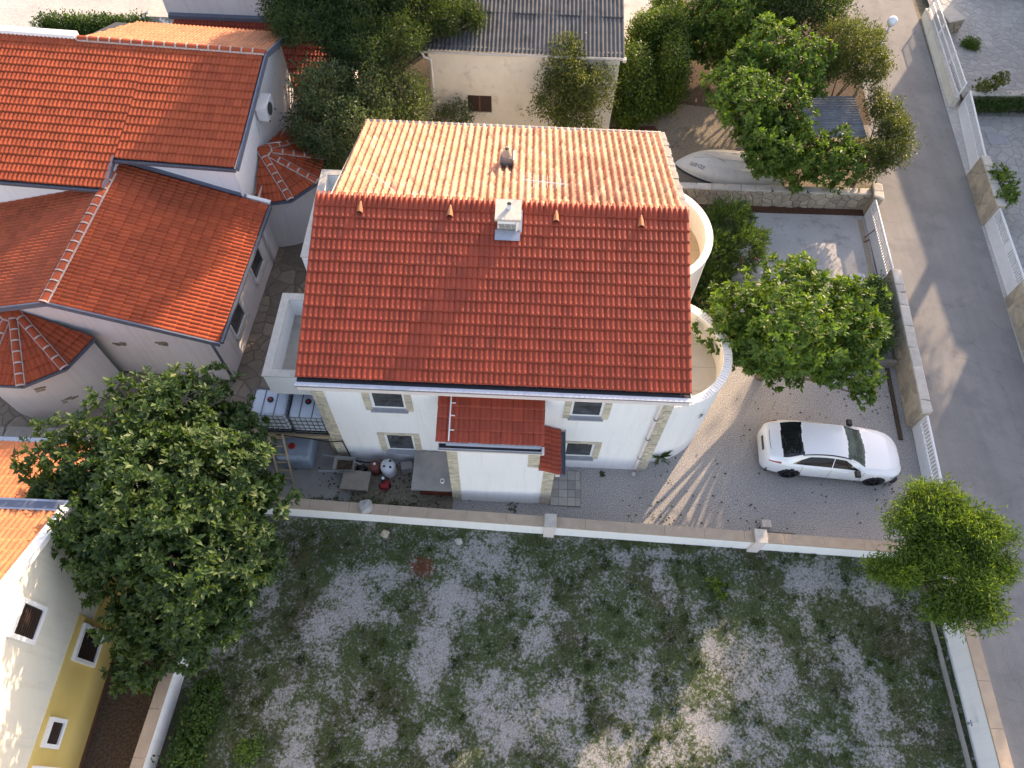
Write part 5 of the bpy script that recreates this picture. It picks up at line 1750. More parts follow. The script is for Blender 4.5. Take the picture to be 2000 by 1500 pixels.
# ================================================================== BOAT on the ground
def build_boat():
    cx, cy = 9.25, 24.95
    t = thing('boat', (cx, cy, 0), 'upturned white boat lying on the dirt half under the fig trees', 'boat', rz=rad(-7))
    # bow at -x; hull laid keel up, flat bottom facing the sky
    L, B = 4.7, 2.15
    NS = 26
    rows = []
    for i in range(NS + 1):
        s = i / NS
        hw = B / 2 * (1 - (1 - min(1, s / .62)) ** 2.1) ** .75 * (1 - .10 * max(0, (s - .62) / .38))
        hw = max(hw, .02)
        x = -2.35 + L * s
        hk = .62 * (1 - (1 - min(1, s / .35)) ** 2.2)
        sec = [(hw, .06), (hw * 1.0, .13), (hw * .94, .30 * hk + .12), (hw * .82, .62 * hk + .1), (hw * .5, .80 * hk + .1), (0, .92 * hk + .11)]
        rows.append((x, sec))
    q = MB(); k = len(rows[0][1])
    full = []
    for x, sec in rows:
        full.append([(x, y, z) for y, z in sec] + [(x, -y, z) for y, z in sec[-2::-1]])
    m = len(full[0])
    for rr in full: q.v += rr
    for i in range(NS):
        for j in range(m - 1):
            q.f.append((i * m + j, (i + 1) * m + j, (i + 1) * m + j + 1, i * m + j + 1))
    q.f.append(tuple(NS * m + j for j in range(m)))
    q.build('hull', MT['boat_white'], t, smooth=True, local=True)
    q = MB()
    for sd in (1, -1):
        q.tube([(x, sd * (sec[0][0] + .012), .075) for x, sec in rows], .035, 6)
    q.build('rubbing_strip', MT['navy'], t, smooth=True, local=True)
    q = MB()
    q.tube([(x, 0, sec[-1][1] + .01) for x, sec in rows[4:]], .018, 6)
    for sd in (1, -1): q.tube([(x, sd * sec[4][0], sec[4][1] + .006) for x, sec in rows[7:]], .012, 5)
    q.build('keel', MT['boat_white'], t, smooth=True, local=True)

    def hull_z(x, y):
        s = min(max((x + 2.35) / L, 0), 1) * NS
        i = min(int(s), NS - 1); fx = s - i
        sec = [(a[0] + (b[0] - a[0]) * fx, a[1] + (b[1] - a[1]) * fx) for a, b in zip(rows[i][1], rows[i + 1][1])]; ay = abs(y)
        for a, b in zip(sec[:-1], sec[1:]):
            if b[0] <= ay <= a[0]:
                f = (a[0] - ay) / max(1e-6, a[0] - b[0]); return a[1] + (b[1] - a[1]) * f
        return sec[-1][1]
    # registration, reads from the far side
    cu = bpy.data.curves.new('reg', 'FONT'); cu.body = 'ZD-075'; cu.size = .22
    tmp = bpy.data.objects.new('reg', cu); COL.objects.link(tmp)
    dg = bpy.context.evaluated_depsgraph_get(); dg.update()
    me = bpy.data.meshes.new_from_object(tmp.evaluated_get(dg))
    bpy.data.objects.remove(tmp)
    bm = bmesh.new(); bm.from_mesh(me)
    bmesh.ops.triangulate(bm, faces=bm.faces)
    bmesh.ops.subdivide_edges(bm, edges=[e for e in bm.edges if e.calc_length() > .06], cuts=2)
    ang = rad(180 - 27)
    for v in bm.verts:
        x, y = v.co.x - .36, v.co.y - .07
        X = -1.42 + x * math.cos(ang) - y * math.sin(ang); Y = -.42 + x * math.sin(ang) + y * math.cos(ang)
        v.co = (X, Y, hull_z(X, Y) + .03)
    bm.to_mesh(me); bm.free(); me.materials.append(MT['ink'])
    o = bpy.data.objects.new('registration_lettering', me); COL.objects.link(o); o.parent = t
    # faded line of script, only dashes can be made out
    q = MB(); r = random.Random(12)
    x = 0
    while x < .95:
        l = r.uniform(.025, .06)
        for (a, b) in ((x, x + l * .4), (x + l * .55, x + l)):
            pts = []
            for (u, v) in ((a, -.022), (b, -.022), (b, r.uniform(.0, .03)), (a, r.uniform(.0, .03))):
                ca, sa = math.cos(rad(-22)), math.sin(rad(-22))
                X = -1.15 + u * ca - v * sa; Y = .22 + u * sa + v * ca
                pts.append((X, Y, hull_z(X, Y) + .02))
            q.add(pts, [(0, 1, 2, 3)])
        x += l + .018
    q.build('faded_lettering', MT['ink'], t, local=True)


build_boat()

# ================================================================== WATER TANKS AND THE WORKING CORNER
def tank(x, y, z, w, d, h, label, grp='caged water tanks'):
    t = thing('water_tank', (x, y, z), label, 'water tank', grp)
    q = MB(); q.box(-w / 2 + .03, w / 2 - .03, -d / 2 + .03, d / 2 - .03, .14, h); body = q.build('bladder', MT['tank'], t, local=True, bevel=.09)
    q = MB()
    for k in (-1, 0, 1):
        q.box(-w / 2 + .01, w / 2 - .01, k * (d / 2 - .07) - .06, k * (d / 2 - .07) + .06, 0.0, .04)
    q.box(-w / 2, w / 2, -d / 2, d / 2, .10, .135)
    for i in (-1, 0, 1):
        for k in (-1, 0, 1): q.box(i * (w / 2 - .08) - .06, i * (w / 2 - .08) + .06, k * (d / 2 - .07) - .06, k * (d / 2 - .07) + .06, .041, .099)
    q.build('pallet', MT['black'], t, local=True)
    q = MB(); r_ = .013
    def ring(zz):
        c = [(-w / 2 + .1, -d / 2), (w / 2 - .1, -d / 2), (w / 2, -d / 2 + .1), (w / 2, d / 2 - .1), (w / 2 - .1, d / 2), (-w / 2 + .1, d / 2), (-w / 2, d / 2 - .1), (-w / 2, -d / 2 + .1)]
        q.tube([(a, b, zz) for a, b in c + c[:1]], r_, 5, False)
    n = 5
    for k in range(n): ring(.16 + (h - .14) * k / (n - 1))
    for i in range(7):
        xx = -w / 2 + .08 + (w - .16) * i / 6
        for s in (-1, 1): q.tube([(xx, s * d / 2, .13), (xx, s * d / 2, h + .01)], r_, 5)
    for i in range(6):
        yy = -d / 2 + .08 + (d - .16) * i / 5
        for s in (-1, 1): q.tube([(s * w / 2, yy, .13), (s * w / 2, yy, h + .01)], r_, 5)
    q.build('cage', MT['steel'], t, local=True)
    for s in (-.17, .17):
        q = MB(); q.tube([(s * w, -d / 2, h + .015), (s * w, d / 2, h + .015)], .016, 6); q.build('top_bar', MT['steel'], t, local=True)
    q = MB(); q.lathe((.0, .08, h), [(.10, 0), (.10, .035), (.085, .05), (0, .05)], 18); lid = q.build('lid', MT['black'], t, local=True, smooth=False)
    q = MB(); q.lathe((.0, .08, h + .05), [(.045, 0), (.045, .012), (0, .012)], 12); q.build('lid_plug', MT['red_paint'], lid, local=True)
    return t


PZ = 1.42
tank(-7.66, 10.78, PZ, 1.16, 1.02, 1.12, 'caged white water tank on the raised deck, farther from the house corner')
tank(-6.45, 10.76, PZ, 1.16, 1.02, 1.12, 'caged white water tank on the raised deck against the house corner')
# bare tank body below the deck
t3 = thing('water_tank', (-7.1, 10.15, 0), 'bare bluish water tank standing on the ground under the raised deck', 'water tank')
q = MB(); q.box(-.62, .52, -.55, .55, .03, .90); q.build('bladder', MT['tank_old'], t3, local=True, bevel=.1)
q = MB()
for k in range(3):
    o_ = .06 + k * .12
    q.tube([(-.55 + o_, -.555, .15 + o_), (.45 - o_, -.555, .15 + o_), (.45 - o_, -.555, .84 - o_), (-.55 + o_, -.555, .84 - o_), (-.55 + o_, -.555, .15 + o_)], .012, 5)
q.build('moulded_rib', MT['tank_old'], t3, local=True)
q = MB(); q.lathe((-.12, -.12, .90), [(.11, 0), (.11, .05), (0, .05)], 16); q.build('lid', MT['red_paint'], t3, local=True)
# deck
dk = thing('raised_deck', (-7.1, 10.9, 0), 'timber deck carrying the two caged water tanks', 'deck')
for i in range(6):
    q = MB(); q.box(-8.45, -5.83, 10.27 + i * .21, 10.27 + i * .21 + .2, 1.36, 1.41); q.build('plank', MT['wood'], dk)
q = MB(); q.box(-8.5, -5.82, 10.2, 10.262, 1.24, 1.415); q.build('front_beam', MT['wood'], dk)
for x in (-8.4, -5.95):
    for y in (10.3, 11.45):
        q = MB(); q.bar((x, y, 0), (x, y, 1.355), .1); q.build('post', MT['wood'], dk)
single('stone_post', MB().lathe((-8.25, 10.05, 0), [(.27, 0), (.26, .5), (.22, .85), (.0, .9)], 10), MT['white_rock'], 'squat grey stone post at the left end of the raised deck', 'post')
# ladder
ld = thing('ladder', (-7.4, 9.4, 0), 'pale wooden ladder leaning on the raised deck', 'ladder')
A0, A1 = Vector((-7.62, 9.02, .02)), Vector((-7.86, 10.16, 1.55)); B0, B1 = Vector((-7.18, 9.05, .02)), Vector((-7.40, 10.16, 1.55))
for a, b in ((A0, A1), (B0, B1)):
    q = MB(); q.bar(a, b, .055, .085); q.build('stile', MT['wood'], ld)
for k in range(6):
    f = .12 + k * .16
    q = MB(); q.bar(A0.lerp(A1, f), B0.lerp(B1, f), .05, .035); q.build('rung', MT['wood'], ld)
# hose
hs = MB(); hs.tube([(-7.6, 10.14, 1.50), (-6.6, 10.12, 1.38), (-5.9, 9.98, 1.46), (-5.45, 10.05, 1.42), (-5.40, 10.06, .5), (-5.36, 10.0, .1), (-4.9, 9.95, .03), (-4.45, 9.98, .03)], .022, 7)
single('hose', hs, MT['hose'], 'black hose running from the tanks down the house corner', 'hose')
# wheelbarrow
wb = thing('wheelbarrow', (-5.5, 9.65, 0), 'grey wheelbarrow with its handles pointing left beside the house corner', 'wheelbarrow')
q = MB()
o1 = [(-.34, -.27), (.36, -.24), (.36, .24), (-.34, .27)]; o2 = [(-.24, -.18), (.22, -.16), (.22, .16), (-.24, .18)]
vs = [(a, b, .56) for a, b in o1] + [(a, b, .30) for a, b in o2] + [(a * .95, b * .93, .56) for a, b in o1] + [(a * .95, b * .93, .325) for a, b in o2]
fs = [(i, (i + 1) % 4, 4 + (i + 1) % 4, 4 + i) for i in range(4)] + [(4, 5, 6, 7)] + [(8 + (i + 1) % 4, 8 + i, 12 + i, 12 + (i + 1) % 4) for i in range(4)] + [(15, 14, 13, 12)] + [(i, 8 + i, 8 + (i + 1) % 4, (i + 1) % 4) for i in range(4)]
q.add(vs, fs); q.build('tray', MT['concrete'], wb, local=True)
q = MB(); q.add([(a * .98, b * .98, .40) for a, b in [(-.3, -.22), (.29, -.2), (.29, .2), (-.3, .22)]], [(0, 1, 2, 3)]); q.build('soil_load', MT['soil'], wb, local=True)
for s in (-1, 1):
    q = MB(); q.tube([(.62, s * .05, .2), (.2, s * .24, .34), (-.4, s * .27, .50), (-.80, s * .30, .52)], .018, 6); q.build('handle', MT['zinc'], wb, local=True)
    q = MB(); q.tube([(-.2, s * .2, .32), (-.32, s * .25, .0)], .016, 6); q.build('leg', MT['zinc'], wb, local=True)
q = MB(); seg = 18
for (r0, y0) in ((.12, -.03), (.19, -.04), (.20, 0), (.19, .04), (.12, .03)):
    for k in range(seg): q.v.append((.55 + r0 * math.cos(2 * math.pi * k / seg), y0, .20 + r0 * math.sin(2 * math.pi * k / seg)))
for l in range(4):
    for k in range(seg): q.f.append((l * seg + k, l * seg + (k + 1) % seg, (l + 1) * seg + (k + 1) % seg, (l + 1) * seg + k))
q.build('wheel', MT['rubber'], wb, local=True, smooth=True)
# board lying on blocks
bd = thing('plywood_table', (-5.05, 9.13, 0), 'grey plywood board on low legs in the working corner', 'table', rz=rad(-2))
q = MB(); q.box(-.46, .46, -.34, .34, .36, .40); q.build('top', MT['board'], bd, local=True)
for x in (-.36, .36):
    for y in (-.25, .25):
        q = MB(); q.box(x - .04, x + .04, y - .04, y + .04, 0, .358); q.build('leg', MT['wood'], bd, local=True)
# drums
dr = thing('plastic_drum', (-4.02, 9.62, 0), 'white plastic drum with dark caps by the house wall', 'drum')
q = MB(); q.lathe((0, 0, 0), [(.0, 0), (.20, .0), (.25, .1), (.255, .5), (.23, .64), (.16, .70), (0, .72)], 22); q.build('drum_body', MT['white_drum'], dr, local=True, smooth=True)
for (x, y) in ((-.10, -.08), (.11, -.10), (.08, .12)):
    q = MB(); q.lathe((x, y, .68), [(.04, 0), (.04, .04), (0, .04)], 10); q.build('cap', MT['black'], dr, local=True)
dr2 = thing('plastic_drum', (-4.48, 9.66, 0), 'brown-red canister left of the white drum', 'drum')
q = MB(); q.lathe((0, 0, 0), [(.0, 0), (.19, 0), (.20, .40), (.17, .50), (0, .52)], 18); q.build('drum_body', MT['rust_red'], dr2, local=True, smooth=True)
q = MB(); q.lathe((.0, .02, .52), [(.045, 0), (.045, .05), (0, .05)], 10); q.build('cap', MT['white_drum'], dr2, local=True)
mw_ = thing('garden_machine', (-4.12, 9.15, 0), 'small red garden machine in front of the white drum', 'machine')
q = MB(); q.box(-.14, .16, -.20, .12, .08, .26); q.build('housing', MT['red_paint'], mw_, local=True, bevel=.05)
q = MB(); q.box(-.10, .02, -.02, .14, .26, .36); q.build('engine', MT['black'], mw_, local=True, bevel=.02)
q = MB(); q.lathe((-.04, .10, .36), [(.05, 0), (.05, .04), (0, .04)], 10); q.build('tank_cap', MT['pvc'], mw_, local=True)
q = MB(); q.tube([(.0, -.1, .2), (-.02, -.34, .30), (.08, -.36, .30)], .014, 6); q.build('handle', MT['red_paint'], mw_, local=True)
for x in (-.16, .18):
    q = MB(); q.tube([(x - .02, -.05, .08), (x + .02, -.05, .08)], .08, 14); q.build('wheel', MT['rubber'], mw_, local=True)
single('flat_stone', MB().obox((-3.42, 9.75, .2), (.95, .2, 0), (-.2, .95, 0), (0, 0, 1), .2, .14, .2), MT['concrete'], 'grey stone block between the white drum and the cistern', 'stone')


def rock(name, c, r_, mat, label, cat, sq=.7, seed=0):
    bm = bmesh.new(); bmesh.ops.create_icosphere(bm, subdivisions=2, radius=r_)
    for v in bm.verts:
        v.co *= 1 + .35 * noise.noise(v.co * (1.6 / r_) + Vector((seed, 0, 0)))
        v.co.z *= sq
    mb = MB(); mb.v = [tuple(v.co + Vector(c)) for v in bm.verts]; mb.f = [tuple(v.index for v in f.verts) for f in bm.faces]
    bm.free()
    return single(name, mb, mat, label, cat)


rock('rock', (-4.45, 7.98, 1.06), .24, MT['white_rock'], 'rough pale rock lying on the cap of the long white wall', 'rock', .55, 3)
rock('rock', (-3.9, 7.45, .08), .14, MT['limestone'], 'small yellowish stone at the field foot of the long white wall', 'rock', .7, 5)
rock('rock', (-1.5, 7.3, .06), .12, MT['white_rock'], 'small grey stone in the grass near the red soil patch', 'rock', .7, 7)
# block and stick near the wall
single('concrete_block', MB().box(8.42, 8.72, 8.2, 8.45, 0, .16), MT['capstone'], 'small white block on the gravel near the wall pillar', 'block')
sk = MB(); sk.tube([(8.4, 8.1, .03), (8.9, 8.07, .04), (9.5, 8.05, .03)], .016, 5); sk.tube([(8.4, 8.1, .03), (8.2, 8.15, .05)], .014, 5)
single('stick', sk, MT['bark'], 'thin dark stick lying on the gravel beside the white block', 'stick')
# letter box post by the hedge
lb = thing('meter_pillar', (13.25, 18.1, 0), 'dark grey pillar with sloping pale lid beside the clipped hedge', 'pillar')
q = MB(); q.box(-.24, .24, -.22, .22, 0, 1.02); q.build('pillar_body', MT['darkgrey'], lb, local=True, bevel=.02)
q = MB(); q.obox((0, 0, 1.06), (1, 0, .08), (0, 1, 0), (-.08, 0, 1), .30, .27, .035); q.build('lid', MT['sill'], lb, local=True, bevel=.02)
# bracket on the drive gate
lk = MB(); lk.bar((14.62, 21.2, .10), (14.86, 21.25, .55), .03); lk.bar((14.58, 21.0, .03), (14.8, 21.1, .1), .04)
single('gate_motor_arm', lk, MT['rust'], 'rusty stop arm at the foot of the drive gate', 'gate part')
single('gate_track', MB().obox((14.62, 20.6, .015), (.045, .999, 0), (.999, -.045, 0), (0, 0, 1), 1.7, .10, .012), MT['wallcap'], 'tan concrete strip under the drive gate', 'gate track')
# street lamp
sl_ = thing('street_lamp', (16.15, 30.5, 0), 'street lamp with white globe rising from the trees by the road', 'street lamp')
q = MB(); q.tube([(0, 0, 0), (0, 0, .8), (0, 0, 3.72)], [.07, .05, .042], 10); q.build('pole', MT['zinc'], sl_, local=True, smooth=True)
q = MB(); q.lathe((0, 0, 3.70), [(.05, 0), (.09, .03), (.09, .08)], 14); q.build('collar', MT['zinc'], sl_, local=True)
q = MB(); q.lathe((0, 0, 3.76), [(.08, 0), (.17, .06), (.22, .18), (.20, .29), (.12, .37), (0, .40)], 20); q.build('globe', MT['globe'], sl_, local=True, smooth=True)
# drain cover on the lower terrace
single('inspection_cover', MB().box(21.9, 22.8, 27.5, 28.3, .02, .045), MT['sill'], 'grey rectangular cover set in the lower terrace', 'cover')

# ================================================================== VEGETATION
def foliage(blobs, size, cover, style, seed):
    """leaf faces through the volume of the blobs, mostly near their skin, gathered in sprays"""
    R_ = np.random.default_rng(seed)
    PP, DD, NN, SS = [], [], [], []
    for bi, (x, y, z, r) in enumerate(blobs):
        area = 4 * math.pi * r * r
        lf = size * size * style['asp'] * .5
        per = style['per']
        nsp = max(6, int(area * cover / lf / per))
        d = R_.normal(0, 1, (nsp, 3)); d /= np.linalg.norm(d, axis=1, keepdims=True)
        lump = np.array([1 + style['lump'] * noise.noise(Vector((q[0] * 2.2 + x, q[1] * 2.2 + y, q[2] * 2.2 + z))) for q in d])
        keep = R_.random(nsp) < np.clip(.30 + .75 * lump - .1 * (d[:, 2] < -.3), 0, 1)
        gapn = np.array([noise.noise(Vector((x + q[0] * r, y + q[1] * r, z + q[2] * r)) * style.get('gf', 1.3)) for q in d])
        keep &= gapn > style.get('gap', -.27)
        rad_ = r * lump * (1 - .55 * R_.random(nsp) ** 2.2)
        C = np.array([x, y, z]) + d * rad_[:, None] * np.array([1, 1, style['flat']])
        C, d = C[keep], d[keep]
        # sprays
        k = len(C)
        out = d + np.array([0, 0, .45]); out /= np.linalg.norm(out, axis=1, keepdims=True)
        C = np.repeat(C, per, 0); out = np.repeat(out, per, 0)
        n = len(C)
        if style.get('rosette'):
            ax = out; h_ = np.cross(ax, R_.normal(0, 1, (k, 3)).repeat(per, 0)); h_ /= np.linalg.norm(h_, axis=1, keepdims=True) + 1e-9
            g_ = np.cross(ax, h_)
            th = np.tile(np.arange(per) * 2 * math.pi / per, k) + R_.normal(0, .3, n)
            ti = R_.uniform(.5, 1.45, n)
            ld_ = (h_ * np.cos(th)[:, None] + g_ * np.sin(th)[:, None]) * np.sin(ti)[:, None] + ax * np.cos(ti)[:, None]
        else:
            ld_ = out * style['axis'] + R_.normal(0, 1, (n, 3)) * style['spread']
        if style['droop']: ld_[:, 2] -= style['droop']
        ld_ /= np.linalg.norm(ld_, axis=1, keepdims=True)
        C = C + R_.normal(0, 1, (n, 3)) * size * style['scat']
        nn = (out if style.get('rosette') else np.array([0, 0, 1.0]) + out * .4) + R_.normal(0, .3 if style.get('rosette') else .45, (n, 3))
        PP.append(C); DD.append(ld_); NN.append(nn); SS.append(size * R_.uniform(.65, 1.25, n))
    P_, D_, N_, S_ = (np.concatenate(a) for a in (PP, DD, NN, SS))
    ok = P_[:, 2] > .04
    return leaf_verts(P_[ok], D_[ok], N_[ok], S_[ok], style['asp'], style.get('fold', .25))


FIG = dict(asp=.46, per=10, lump=.6, flat=.85, axis=.55, spread=.62, droop=.1, scat=.16, rosette=1)
OLV = dict(asp=.42, per=10, lump=.5, flat=.9, axis=.7, spread=.6, droop=0, scat=1.0)
FEA = dict(asp=.2, per=16, lump=.5, gap=-.22, flat=.75, axis=.6, spread=.6, droop=.25, scat=.9)
HDG = dict(asp=.6, per=8, lump=.22, gap=-.9, flat=1.0, axis=.4, spread=.7, droop=0, scat=1.0)
OLE = dict(asp=.2, per=10, lump=.4, gap=-.5, flat=1.0, axis=1.1, spread=.45, droop=0, scat=.4)


def tree(name, base, blobs, size, cover, style, mat, seed, label, cat='tree', group=None, tr=.13, multi=1, fork=.35, leafy_core=None):
    t = thing(name, (base[0], base[1], 0), label, cat, group)
    r = random.Random(seed)
    zmin = min(b[2] for b in blobs)
    bx_ = sum(b[0] for b in blobs) / len(blobs); by_ = sum(b[1] for b in blobs) / len(blobs)
    fk = Vector((base[0] * .75 + bx_ * .25, base[1] * .75 + by_ * .25, max(.25, zmin * fork)))
    q = MB(); b0 = Vector((base[0], base[1], -.05))
    q.tube([b0, b0.lerp(fk, .5) + Vector((r.uniform(-.05, .05), r.uniform(-.05, .05), 0)), fk], [tr * 1.25, tr, tr * .85], 9)
    tk = q.build('trunk', MT['bark'], t, smooth=True)
    for (x, y, z, rr) in blobs:
        e = Vector((x, y, z)); m1 = fk.lerp(e, .45) + Vector((r.uniform(-.2, .2), r.uniform(-.2, .2), r.uniform(-.1, .2))) * min(1, rr)
        q = MB(); q.tube([fk, m1, e], [tr * .55, tr * .36, tr * .16], 6)
        for k in range(5):
            d = Vector((r.gauss(0, 1), r.gauss(0, 1), r.gauss(.2, .8))).normalized()
            s = m1.lerp(e, r.uniform(.2, 1)); q.tube([s, s + d * rr * .45, s + d * rr * .85 + Vector((0, 0, .1 * rr))], [tr * .18, tr * .12, tr * .05], 5)
        q.build('branch', MT['bark'], t, smooth=True)
    V, T = foliage(blobs, size, cover, style, seed)
    o = quads_mesh('crown', V, T, MT[mat], t, (base[0], base[1], 0))
    return t


G1 = 'fig trees'


def plumes(blobs, n, f, seed):
    # break every big lobe into smaller drooping plumes round its skin
    r = random.Random(seed); out = []
    for (x, y, z, rr) in blobs:
        for k in range(n):
            a = 2 * math.pi * (k + r.random()) / n; e = r.uniform(-.35, .9)
            out.append((x + rr * .72 * math.cos(a) * math.cos(e), y + rr * .72 * math.sin(a) * math.cos(e), z + rr * .6 * math.sin(e), rr * f * r.uniform(.75, 1.2)))
    return out
tree('fig_tree', (-9.4, 6.2), [(-11.78, 7.78, 4.2, 1.3), (-12.26, 6.91, 3.5, .9), (-10.27, 8.81, 4.5, 1.45), (-9.23, 9.63, 4.0, 1.3), (-8.45, 9.05, 3.5, 1.1), (-9.25, 6.75, 4.8, 1.7), (-7.87, 7.13, 4.0, 1.6), (-7.35, 7.5, 3.0, .72), (-8.77, 5.38, 4.0, 1.65), (-7.6, 5.54, 3.2, 1.25), (-9.17, 4.24, 3.2, 1.3), (-8.15, 4.42, 2.6, 1.05), (-9.64, 3.05, 2.2, .85), (-8.66, 3.45, 2.0, .75), (-7.28, 5.27, 2.2, .62), (-10.19, 5.63, 4.3, 1.2)], .205, 2.2, FIG, 'leaf_fig', 101, 'very large fig tree spreading over the wall beside the yellow house', group=G1, tr=.24)
tree('fig_tree', (9.2, 14.1), [(7.25, 13.83, 4.1, 1.1), (9.0, 14.9, 4.3, .95), (10.6, 14.4, 4.0, 1.15), (8.4, 13.0, 4.7, 1.4), (7.6, 13.2, 3.7, 1.0), (10.5, 13.1, 3.8, 1.15), (9.75, 12.7, 3.1, .85), (11.5, 14.0, 3.5, .65), (11.5, 12.65, 2.7, .55), (11.75, 12.2, 2.1, .32), (8.45, 12.8, 2.9, .65)], .21, 2.2, FIG, 'leaf_bright', 102, 'broad fig tree in the courtyard between the rounded balcony and the white car', group=G1, tr=.15)
tree('fig_tree', (10.3, 24.2), [(8.73, 24.63, 4, 1.2), (8.4, 26.1, 3.6, .85), (10.56, 24.76, 3.5, 1.2), (9.9, 23.9, 3, 1.25), (11.2, 23.6, 2.5, 1.0), (10.1, 23.4, 2.2, .8), (13.1, 23.7, 2, 1.1), (11.65, 23.5, 1.6, .8)], .21, 2.2, FIG, 'leaf_bright', 103, 'bright fig tree overhanging the upturned boat', group=G1, tr=.14)
tree('fig_tree', (10.6, 27.4), [(10.15, 27.75, 4.2, 1.2), (9.32, 27.06, 3.8, .9), (11.4, 27.09, 4, 1.1), (11.9, 26.5, 3.5, .6)], .21, 2.2, FIG, 'leaf_bright', 104, 'fig tree behind the one over the boat, left of the lean-to', group=G1, tr=.12)
tree('fruit_tree', (14.0, 28.2), [(13.61, 28.46, 4, 1.15), (14.75, 28.0, 3.4, .85), (12.95, 28.0, 3.4, .8), (15.16, 29.5, 3.5, .65)], .12, 2.0, OLV, 'leaf_yellow', 105, 'yellowish small-leaved tree beside the street lamp', tr=.09)
tree('fruit_tree', (14.9, 24.5), [(15.45, 25.69, 2.8, .6), (15.3, 24.0, 2.5, .75), (14.4, 23.7, 2.1, .75), (15.35, 24.58, 2.9, .55), (15.35, 26.6, 2.7, .55)], .12, 1.9, OLV, 'leaf_yellow', 106, 'yellow-tinged tree leaning over the road right of the lean-to', tr=.08)
tree('fruit_tree', (9.6, 32.2), [(9.45, 31.78, 3.5, 1.35), (8.11, 32.29, 2.5, .9), (10.71, 32.08, 3, .85), (9.0, 33.5, 4, 1.3), (9.2, 31.9, 1.8, 1.1), (10.2, 32.0, 1.6, 1.0), (8.3, 32.0, 1.4, .8)], .17, 2.2, FIG, 'leaf_bright', 107, 'leafy green tree at the top edge of the back yard', tr=.12)
tree('laurel_tree', (12.8, 32.5), [(12.39, 31.56, 4, 1.6), (13.89, 32.3, 3.5, 1.0), (11.74, 32.14, 3.5, 1.05), (13.0, 33.5, 5, 1.6)], .16, 1.5, OLV, 'leaf_pine', 108, 'dark dense tree at the top edge beside the road', tr=.15)
tree('fruit_tree', (1.9, 26.6), [(1.8, 27.0, 3.5, .95), (2.73, 26.4, 3, 1.05), (1.24, 26.15, 2.5, 1.0), (2.27, 25.75, 2, 1.0), (1.68, 27.5, 3.9, .6)], .12, 1.2, OLV, 'leaf_yellow', 109, 'loose-crowned tree in front of the cream outbuilding wall', tr=.08)
tree('holm_oak', (-6.4, 23.2), [(-7.54, 23.22, 4.5, 1.2), (-6.12, 24.02, 4.2, 1.2), (-4.75, 24.6, 3.5, 1.0), (-8.02, 22.51, 3.5, 1.05), (-6.46, 22.2, 4, 1.25), (-5.16, 23.36, 3.2, 1.05), (-7.75, 22.08, 2.5, .8)], .13, 1.5, OLV, 'leaf_olive', 110, 'round dense dark tree between the left house and the old rear roof', tr=.16)
tree('mimosa_tree', (-6.6, 28.2), plumes([(-8.36, 26.85, 5.5, 1.6), (-6.25, 26.3, 5.5, 1.75), (-4.9, 28.3, 5, 1.4), (-3.4, 28.6, 4.8, 1.1), (-2.5, 28.5, 4.5, .62), (-7.1, 26.2, 4.9, 1.2), (-5.5, 26.8, 4.6, 1.0), (-9.7, 27.9, 5, .9), (-5.2, 29.0, 8.6, 1.8), (-3.6, 28.8, 8.8, 1.7), (-2.7, 28.6, 9.8, 1.3), (-4.5, 28.8, 10.3, 1.6), (-7.4, 28.8, 7.2, 1.5), (-8.8, 27.6, 6.4, 1.2)], 6, .5, 6), .17, 1.3, FEA, 'leaf_pine', 111, 'tall dark feathery tree at the top edge left of the cream outbuilding', tr=.24)
tree('pepper_tree', (12.9, 6.75), plumes([(11.85, 7.45, 4, .66), (11.0, 6.95, 3.8, .55), (12.55, 6.85, 4, .62), (13.6, 6.75, 4, .42), (13.2, 6.95, 4.1, .4), (11.2, 6.15, 3.4, .6), (10.35, 6.1, 3, .28), (12.6, 5.95, 3.5, .62), (12.0, 5.15, 3, .5), (12.95, 5.1, 3, .5), (13.6, 6.1, 3.4, .28), (11.9, 6.6, 3.7, .5)], 5, .52, 5), .15, 2.0, FEA, 'leaf_feather', 112, 'bright feathery tree on the wall corner by the street', tr=.12)
# unseen tall pines added across the street to shade the courtyard and the field
def ring_blobs(x, y, z, r, h, n):
    return [(x + r * .62 * math.cos(2 * math.pi * k / n), y + r * .62 * math.sin(2 * math.pi * k / n), z + h * (.3 if k % 2 else .5), r * .5) for k in range(n)] + [(x, y, z + h * .6, r * .6)]
tree('shade_pine', (26.4, 34.0), ring_blobs(26.5, 34.0, 9.0, 3.4, 3.0, 7), .28, .9, OLV, 'leaf_pine', 120, 'unseen tall stone pine added for its shade in front of the house behind the terrace', group='unseen pines added for their shade', tr=.28, fork=.8)
tree('shade_pine', (25.95, 27.4), ring_blobs(26.0, 27.2, 9.2, 3.1, 2.8, 7), .28, .9, OLV, 'leaf_pine', 121, 'unseen stone pine added for its shade in front of the house nearest the lower gate', group='unseen pines added for their shade', tr=.26, fork=.8)
